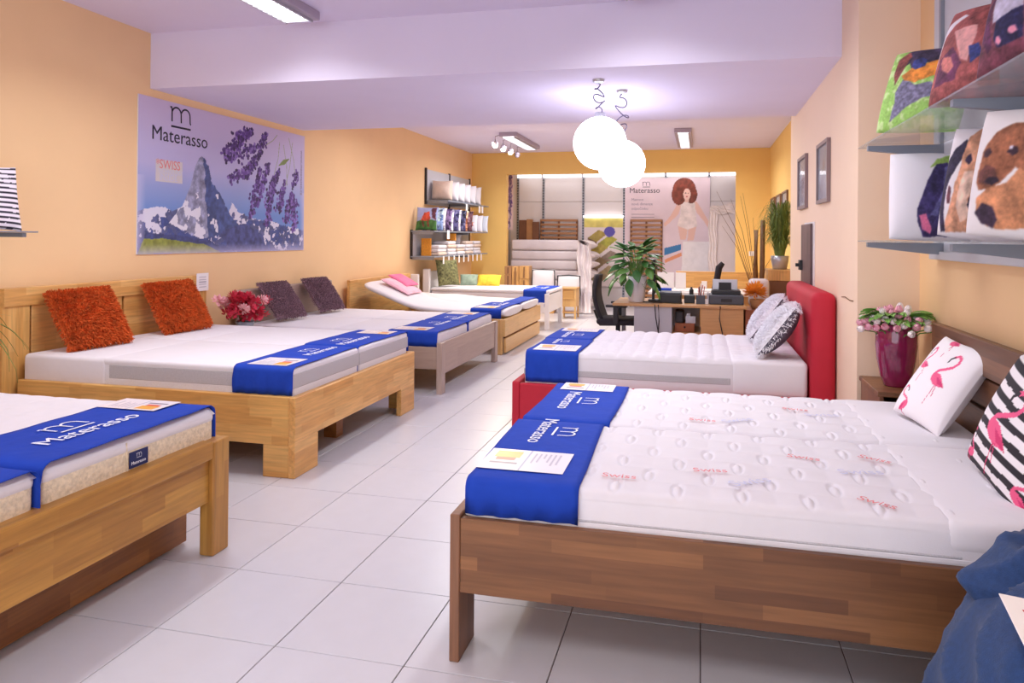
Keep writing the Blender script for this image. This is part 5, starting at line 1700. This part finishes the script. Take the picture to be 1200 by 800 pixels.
    # second chair behind the printer
    c2 = thing('office_chair', 'black high backed chair seen edge-on behind the office printer', 'chair', (.25, 9.65, 0))
    finish('seat', rbox(.05, .5, 9.45, 9.9, .44, .52, .03, 2), M['black_mesh'], c2, smooth=True)
    finish('backrest', tube([(.16, 9.68, .50), (.17, 9.68, .78), (.215, 9.68, 1.0), (.235, 9.68, 1.12), (.285, 9.68, 1.18)], [.045, .04, .042, .045, .03], 10), M['black_mesh'], c2, smooth=True)
    finish('column', tube([(.27, 9.68, .06), (.27, 9.68, .45)], .03, 8), M['dark_metal'], c2)
    finish('base', boxes([(.0, .54, 9.64, 9.72, 0.0, .06), (.23, .31, 9.41, 9.95, 0.0, .06)]), M['black'], c2)
    # counter behind
    k = thing('counter', 'white topped counter with an orange wood upstand behind the desk', 'counter', (-.1, 11.4, 0))
    finish('counter_top', box(-.75, .95, 10.9, 11.95, .66, .70, .004, 1), M['white_lac'], k)
    finish('upstand', box(-.38, .95, 11.95, 12.0, .4, .965, .004, 1), M['oak_x'], k)
    finish('counter_body', box(-.7, .9, 11.0, 11.95, 0, .66), M['desk_x'], k)
    o = finish('wall_box', box(-.38, -.22, 11.7, 11.76, .701, .95), M['white_lac'])
    tag(o, 'tall white folder standing on the counter against the upstand', 'folder')
    o = finish('paper_stack', box(-.66, -.40, 11.6, 11.64, .701, .955), M['paper'])
    tag(o, 'sheet of white paper standing on the counter near the desk plant', 'paper')
    for i in range(3):
        o = finish('paper_pad', box(-.30 + .26 * i, -.10 + .26 * i, 11.05, 11.35, .701, .715 + .012 * i), M['paper'])
        tag(o, ('thin', 'thicker', 'thickest')[i] + ' white paper pad of three lying in a row on the counter', 'paper')
    o = finish('small_box', box(.02, .10, 11.4, 11.45, .701, .84), M['paper'])
    tag(o, 'small upright white box on the counter', 'box')
    o = finish('blue_folder', box(-.62, -.42, 11.0, 11.2, .701, .74), M['blue'])
    tag(o, 'blue folder lying on the counter beside the plant', 'folder')
desk_group()

# ------------------------------------------------------------------ plants on the right at the back
def right_plants():
    c = thing('plant_cabinet', 'brown wooden cabinet carrying the grassy plant', 'cabinet', (1.02, 9.2, 0))
    finish('cabinet_body', box(.80, 1.24, 8.99, 9.45, 0, 1.0, .004, 1), M['cardboard2'], c)
    finish('cabinet_top', box(.78, 1.26, 8.985, 9.47, 1.0, 1.13, .006, 1), M['crate'], c)
    p = thing('potted_plant', 'tall grassy plant in a pale pot on the cabinet by the pier', 'plant', (.93, 9.2, 1.13))
    finish('pot', lathe([(.08, 0), (.10, .10), (.105, .16), (.095, .16)], (.93, 9.2, 1.131), 20), M['silver'], p, smooth=True)
    bm = bmesh.new()
    g = random.Random(6)
    for k in range(420):
        a = g.uniform(0, 2 * PI)
        L = g.uniform(.05, .30)
        H = g.uniform(.25, .78)
        prev = None
        for i in range(7):
            s = i / 6
            x = .93 + (.05 + L * s ** 1.6) * math.cos(a)
            y = 9.2 + (.05 + L * s ** 1.6) * math.sin(a)
            z = 1.27 + H * math.sin(s * 2.1) * .95 - .10 * s * s
            x = min(1.26, x)
            wd = .009 * (1 - s) + .001
            v1 = bm.verts.new((x - wd * math.sin(a), y + wd * math.cos(a), z))
            v2 = bm.verts.new((x + wd * math.sin(a), y - wd * math.cos(a), z))
            if prev:
                bm.faces.new((prev[0], prev[1], v2, v1))
            prev = (v1, v2)
    finish('blades', bm, M['grass'], p, kind='stuff')
    v = thing('floor_vase', 'slender floor vase with brown canes and long dry twigs behind the orange flowers', 'vase', (.70, 9.2, 0))
    finish('vase_body', lathe([(.09, 0), (.12, .3), (.08, .7), (.07, .95), (.06, .95)], (.68, 9.22, 0), 18), M['orange_flower'], v, smooth=True)
    for k, (x, y, z) in enumerate(((.655, 9.2, 1.60), (.735, 9.22, 1.72))):
        finish('cane', tube([(.67 + .03 * k, 9.22, .5), (x - .005, y, 1.1), (x, y, z)], [.024, .03, .028], 10), M['bamboo'], v, smooth=True)
    g = random.Random(12)
    for k in range(9):
        x1, z1 = .66 + g.uniform(-.52, .28), g.uniform(1.25, 2.15)
        if k == 0: x1, z1 = .50, 2.05
        if k == 1: x1, z1 = .35, 1.75
        mid = (.66 + (x1 - .66) * .55, 9.2, .95 + (z1 - .95) * .62)
        finish('twig', tube([(.68, 9.22, .7), mid, (x1, 9.2 + g.uniform(-.1, .1), z1)], [.004, .003, .0015], 5), M['twig'], v)
    f = thing('dried_flowers', 'bunch of orange dried flowers on the low cabinet by the desk', 'flowers', (.62, 8.62, .70))
    g = random.Random(14)
    bm = bmesh.new()
    for k in range(420):
        d = Vector((g.gauss(0, 1), g.gauss(0, 1), abs(g.gauss(0, 1)) - .25)).normalized()
        r = g.uniform(.08, .15)
        a, b = Vector((.60, 8.52, .88)), Vector((.60, 8.52, .88)) + Vector((d.x * r, d.y * r, d.z * r * 1.0))
        s = d.cross(Vector((.3, .5, .8))).normalized() * .009
        vs = [bm.verts.new(q) for q in (a + d * .02, b + s - d * .02, b + d * .012, b - s - d * .02)]
        bm.faces.new(vs)
    finish('flower_heads', bm, M['orange_flower'], f, kind='stuff')
    finish('flower_basket', lathe([(.06, 0), (.085, .09), (.08, .11), (.07, .11)], (.63, 8.60, .701), 18), M['cardboard'], f, smooth=True)
    b = finish('white_bag', rbox(.55, .78, 8.78, 8.96, .701, 1.03, .05, 4), M['plastic_wrap'], None, smooth=True)
    tag(b, 'crumpled white bag behind the orange dried flowers', 'bag')
right_plants()

# ================================================================== niche at the back
def niche():
    yb = REAR
    # slotted uprights and lit cornice
    o = thing('wall_rack', 'white panelled shop rack wall with slotted uprights and a lit cornice in the back niche', 'shelf', (-1.7, yb, 0))
    for x in (-4.055, -3.46, -2.548, -1.642, -.74, .173):
        finish('upright', box(x - .024, x + .024, yb - .035, yb - .001, .0, 2.95), M['metal'], o)
        bm = bmesh.new()
        for k in range(44):
            add_box(bm, x - .016, x + .016, yb - .037, yb - .034, .25 + k * .06, .277 + k * .06)
        finish('slots', bm, M['black'], o, kind='stuff')
    for k, (a, b) in enumerate(((-4.03, -3.485), (-3.435, -2.573), (-2.523, -1.667), (-1.617, -.765), (-.715, .148), (.198, .93))):
        for z0, z1 in ((.02, 1.2), (1.21, 2.29), (2.30, 2.81)):
            finish('panel', box(a, b, yb - .018, yb - .001, z0, z1, .003, 1), M['white_panel'], o)
        finish('cornice_light', box(a, b, yb - .20, yb - .16, 2.83, 2.93), M['strip'], o)
    area_light('lamp_light', (-1.7, yb - .35, 2.9), 4.2, .12, 14, rot=(-.25, 0, 0))
    # stacked wrapped mattresses
    z = 0.0
    hs = (.20, .21, .20, .21, .20, .20, .225)
    for k, h in enumerate(hs):
        g = random.Random(k)
        t = thing('wrapped_mattress', ('lowest', 'second from the bottom', 'third from the bottom', 'middle', 'third from the top', 'second from the top', 'topmost')[k] + ' wrapped mattress of the stack in the back niche', 'mattress', (-3.1, 14.95, z), 'wrapped mattresses stacked in the back niche')
        finish('wrapped_body', rbox(-3.88 + g.uniform(0, .03), -2.44 + g.uniform(-.03, .03), 14.70 + g.uniform(-.02, .03), 15.9, z + .002, z + h - .004, .045, 4), M['wrap_mattress'], t, smooth=True)
        nu, nv = 24, 26
        u, v = np.meshgrid(np.linspace(-PI / 2, PI / 2, nu), np.linspace(0, 1, nv))
        gg = np.random.default_rng(k)
        rr = .24 + .10 * np.sin(3 * v * PI + gg.uniform(0, 6)) * np.cos(u) + .015 * np.sin(17 * v + 5 * u + k)
        P = np.stack([-2.46 + rr * np.cos(u), 14.74 + 1.0 * v, z + h / 2 + h * .50 * np.sin(u)], -1)
        finish('wrap_end', grid_mesh('wrap_end', P), M['plastic_wrap'], t, smooth=True)
        z += h
    # slatted bases
    def slats(lab, x0, x1, z0, z1, y, n):
        t = thing('slatted_base', lab, 'slatted base', ((x0 + x1) / 2, y, z0))
        for x in (x0, (x0 + x1) / 2 - .02, x1 - .04):
            finish('frame_bar', box(x, x + .04, y - .035, y, z0, z1, .002, 1), M['cardboard2'], t)
        me = None
        for k in range(n):
            zz = z0 + .03 + (z1 - z0 - .08) * k / (n - 1)
            ob = finish('slat', box(x0 + .01, x1 - .01, y - .055, y - .036, zz, zz + .052, .004, 1), M['slat'], t)
        return t
    slats('brown slatted bed base standing behind the mattress stack', -3.52, -2.66, .0, 1.90, yb - .05, 20)
    slats('pale slatted bed base standing behind the desk plant', -1.50, -.80, .0, 1.90, yb - .05, 20)
    for k, (x, w_, h, m, lab) in enumerate(((-3.98, .16, 1.88, 'cardboard2', 'dark brown board leaning in the left corner of the niche'), (-3.80, .12, 1.90, 'cardboard', 'tan board leaning in the niche between two darker boards'), (-3.66, .13, 1.84, 'cardboard2', 'short grey brown board leaning in the niche'))):
        o = finish('leaning_board', box(x - .02, x + w_, 15.92 - .02 * k, 15.99 - .02 * k, 0, h, .008, 1), M[m])
        tag(o, lab, 'board')
    # lavender banner on the left return wall
    cv = Canvas(24, 60, .3, (226, 206, 214))
    g = random.Random(1)
    for k in range(150):
        cv.ell(.5 + g.gauss(0, .16), g.random() ** .6, .10, .022, g.choice(((110, 84, 160), (150, 126, 196), (90, 64, 140))))
    b = thing('banner', 'narrow lavender banner on the left side of the niche', 'banner', (-4.05, 15.2, 2.2))
    finish('banner_cloth', box(-4.09, -3.955, 15.203, 15.207, 1.65, 2.84), M['paper'], b)
    flat_print('banner_print', cv, (-4.09, 15.201, 1.65), (.135, 0, 0), (0, 0, 1.19), M['picture'], b)
    finish('banner_pole', tube([(-4.02, 15.21, 0), (-4.02, 15.21, 2.84)], .012), M['metal'], b)
    # product poster with mattress samples
    cv = Canvas(60, 100, .6, (226, 214, 214))
    cv.put(cv.v > .86, (206, 196, 110), .9 + .3 * cv.noise(8, 2))
    for (x, y, c) in ((.35, .74, (176, 156, 80)), (.62, .66, (168, 166, 66)), (.38, .54, (176, 158, 78)), (.66, .44, (150, 130, 116)), (.38, .34, (150, 128, 92)), (.62, .22, (170, 150, 110)), (.4, .12, (150, 132, 100))):
        cv.poly([(x - .25, y - .03), (x - .02, y - .09), (x + .25, y + .03), (x + .03, y + .09)], c, .8 + .4 * cv.noise(20, 1))
        cv.poly([(x - .25, y - .03), (x - .02, y - .09), (x - .02, y - .12), (x - .25, y - .06)], (120, 90, 70))
    cv.ell(.66, .80, .14, .075, (92, 84, 176))
    p = thing('sample_poster', 'poster with rows of mattress samples under a lit strip in the niche', 'poster', (-2.08, yb - .1, 1.2))
    finish('board', box(-2.52, -1.66, yb - .06, yb - .04, .42, 1.93), M['paper'], p)
    flat_print('poster_print', cv, (-2.52, yb - .062, .42), (.86, 0, 0), (0, 0, 1.51), M['poster'], p)
    finish('lit_strip', box(-2.53, -1.65, yb - .12, yb - .06, 1.94, 1.985), M['strip'], p)
    # woman poster
    W, H = 150, 170
    cv = Canvas(W, H, 1.82 / 2.12, (226, 206, 212))
    cv.put(np.ones_like(cv.u), (226, 206, 214), .95 + .1 * cv.noise(4, 3))
    X = lambda px: (px - 731) / (828 - 731)
    Yv = lambda py: 1 - (py - 207) / (331 - 207)
    q = lambda L: [(X(a), Yv(b)) for a, b in L]
    n = cv.noise(26, 4)
    # mattress in the print
    cv.poly(q([(798, 283), (832, 283), (832, 331), (796, 331)]), (240, 234, 236), .95 + .08 * n)
    cv.poly(q([(777, 300), (777, 291), (796, 286), (796, 293)]), (56, 122, 178))
    cv.poly(q([(777, 305), (796, 296), (797, 300), (778, 309)]), (226, 150, 110))
    skin = (232, 190, 176)
    cv.poly(q([(792, 236), (797, 234), (793, 250), (781, 262), (777, 266), (776, 262), (784, 252)]), skin, wob=.008)
    cv.poly(q([(813, 236), (808, 234), (813, 248), (821, 258), (828, 271), (830, 266), (824, 254)]), skin, wob=.008)
    cv.poly(q([(792, 264), (800, 264), (803, 268), (801, 281), (795, 281)]), skin)
    cv.poly(q([(804, 268), (813, 264), (810, 281), (803, 282)]), skin)
    cv.poly(q([(797, 233), (807, 233), (811, 238), (812, 250), (814, 265), (803, 269), (791, 264), (795, 250), (795, 238)]), (240, 224, 220), .88 + .2 * n, wob=.01)
    cv.ell(X(799), Yv(221), .135, .115, (128, 62, 48), shade=.65 + .7 * n)
    cv.ell(X(793), Yv(227), .085, .10, (128, 62, 48), shade=.65 + .7 * n)
    cv.ell(X(807), Yv(227), .07, .085, (128, 62, 48), shade=.65 + .7 * n)
    cv.poly(q([(799, 230), (805, 230), (804, 236), (800, 236)]), skin)
    cv.ell(X(802), Yv(226.5), .042, .055, (240, 200, 186))
    cv.ell(X(800.6), Yv(225.3), .008, .006, (90, 50, 50))
    cv.ell(X(803.6), Yv(225.3), .008, .006, (90, 50, 50))
    cv.ell(X(802), Yv(229.6), .012, .006, (196, 90, 96))
    p = thing('wall_poster', 'tall poster of a woman in white lying above a mattress in the niche', 'poster', (-.73, yb - .1, 1.7))
    x0, x1, z0, z1 = -1.62, .195, .56, 2.80
    finish('board', box(x0, x1, yb - .048, yb - .040, z0, z1), M['paper'], p)
    flat_print('poster_print', cv, (x0, yb - .0495, z0), (x1 - x0, 0, 0), (0, 0, z1 - z0), M['poster'], p)
    bm = bmesh.new()
    mt = lambda px, py: frame_matrix(Vector((x0 + X(px) * (x1 - x0), yb - .0505, z0 + Yv(py) * (z1 - z0))), (1, 0, 0), (0, 0, 1))
    text_to_bm(bm, 'Materasso', .66 / text_width('Materasso', 1), mt(736, 224.5))
    m_logo(bm, mt(751, 217.5), .17)
    finish('poster_lettering', bm, M['black_ink'], p)
    bm = bmesh.new()
    for s, y, w_ in (('Matrace', 234, .26), ('nová dimenze', 239.5, .46), ('odpočinku', 245, .36)):
        text_to_bm(bm, s, w_ / text_width(s, 1), mt(738.5, y))
    for y in (250.5, 254):
        ribbon(bm, [(0, 0), (.5, 0)], .012, mt(738.5, y))
    finish('small_lettering', bm, M['grey_ink'], p)
    # upright wrapped mattress
    t = thing('upright_mattress', 'mattress in milky plastic standing upright at the right of the niche', 'mattress', (.5, 15.5, 0))
    finish('wrapped_body', rbox(.30, .91, 15.30, 15.52, .02, 2.12, .05, 4), M['wrap_mattress'], t, smooth=True)
    nu = 30
    u, v = np.meshgrid(np.linspace(0, 1, nu), np.linspace(0, 1, nu))
    gg = np.random.default_rng(5)
    P = np.stack([.18 + .72 * u, 15.26 + .015 * np.sin(23 * u + 9 * v) * np.cos(13 * v), 2.0 + .24 * v * (.6 + .4 * u) + .02 * np.sin(15 * u)], -1)
    finish('wrap_top', grid_mesh('wrap_top', P), M['plastic_wrap'], t, smooth=True)
    P = np.stack([.16 + .17 * u + .012 * np.sin(21 * v), 15.27 + .012 * np.sin(19 * u + 12 * v), .05 + 2.0 * v], -1)
    finish('wrap_side', grid_mesh('wrap_side', P), M['plastic_wrap'], t, smooth=True)
    # hanging plastic beside the stack
    nu, nv = 26, 60
    u, v = np.meshgrid(np.linspace(0, 1, nu), np.linspace(0, 1, nv))
    gg = np.random.default_rng(8)
    xx = -2.42 + .36 * u * (1 - .25 * v) + .012 * np.sin(14 * v + 3 * u)
    yy = 14.50 - .45 * (1 - v) ** 2 + .07 * np.sin(5 * u * PI + 4 * v) * .7 + .012 * np.sin(19 * u + 23 * v)
    zz = .02 + 1.38 * v - .10 * u * v
    o = finish('plastic_sheet', grid_mesh('plastic_sheet', np.stack([xx, yy, zz], -1)), M['plastic_wrap'], None, smooth=True)
    tag(o, 'sheet of milky plastic hanging from the right end of the mattress stack to the floor', 'plastic sheet')
    # cartons and bagged pillows in front of the stack
    k = 0
    for i, (x0, x1, z0, z1, m, lab) in enumerate(((-3.80, -3.66, .02, .74, 'cardboard', 'narrow carton below the left corner of the mattress stack'), (-3.80, -3.66, .745, .91, 'cardboard', 'small carton on top of the narrow carton beside the white bed'),
                                                  (-3.65, -3.51, .02, .91, 'crate', 'tall pale carton between the narrow carton and the wide one'), (-3.50, -3.30, .02, .66, 'crate', 'wide pale carton next to the bagged pillow'), (-3.50, -3.30, .665, .92, 'crate', 'square pale carton on top of the wide one'))):
        c = thing('carton', lab, 'box', ((x0 + x1) / 2, 14.1, z0))
        finish('carton_body', box(x0, x1, 13.98, 14.25, z0, z1, .004, 1), M[m], c)
        finish('carton_tape', box((x0 + x1) / 2 - .012, (x0 + x1) / 2 + .012, 13.977, 13.98, z0 + .02, z1 - .02), M['cardboard2'], c)
    for i, (x0, x1, z0, z1, lab) in enumerate(((-3.25, -2.79, .36, .86, 'square bagged pillow with black piping leaning at the mattress stack'), (-2.74, -2.28, .02, .76, 'tall bagged pillow with black edges standing beside the plastic sheet'))):
        y = 14.05
        c = cushion('bagged_pillow', lab, 'pillow', frame_matrix(Vector(((x0 + x1) / 2, y, (z0 + z1) / 2)), (1, 0, 0), (0, .1, 1)), x1 - x0, z1 - z0, .22, M['white_cloth'], seed=130 + i, base=Vector(((x0 + x1) / 2, y, z0)), pinch=.02)
        finish('piping', tube([(x0 + .01, y - .02, z0 + .02), (x0, y - .01, (z0 + z1) / 2), (x0 + .01, y, z1 - .02), ((x0 + x1) / 2, y, z1 - .005), (x1 - .01, y, z1 - .02), (x1, y - .01, (z0 + z1) / 2), (x1 - .01, y - .02, z0 + .02)], .014, 6), M['black'], c)
    c = finish('low_crate', box(-3.25, -2.79, 13.95, 14.2, 0.0, .36, .004, 1), M['crate'])
    tag(c, 'low wooden crate under the square bagged pillow', 'crate')
    n = thing('nightstand', 'pale pine nightstand on legs at the foot of the white single bed', 'nightstand', (-2.36, 13.3, 0))
    finish('nightstand_top', box(-2.52, -2.20, 13.12, 13.5, .54, .57, .004, 1), M['pine_x'], n)
    for x in (-2.51, -2.245):
        for y in (13.13, 13.455):
            finish('leg', box(x, x + .035, y, y + .035, 0, .54), M['pine_z'], n)
    finish('nightstand_body', box(-2.505, -2.215, 13.15, 13.48, .22, .54), M['pine_z'], n)
    finish('shelf', box(-2.505, -2.215, 13.14, 13.485, .10, .12), M['pine_x'], n)
    finish('drawer', box(-2.47, -2.25, 13.135, 13.15, .36, .52, .003, 1), M['pine_x'], n)
niche()
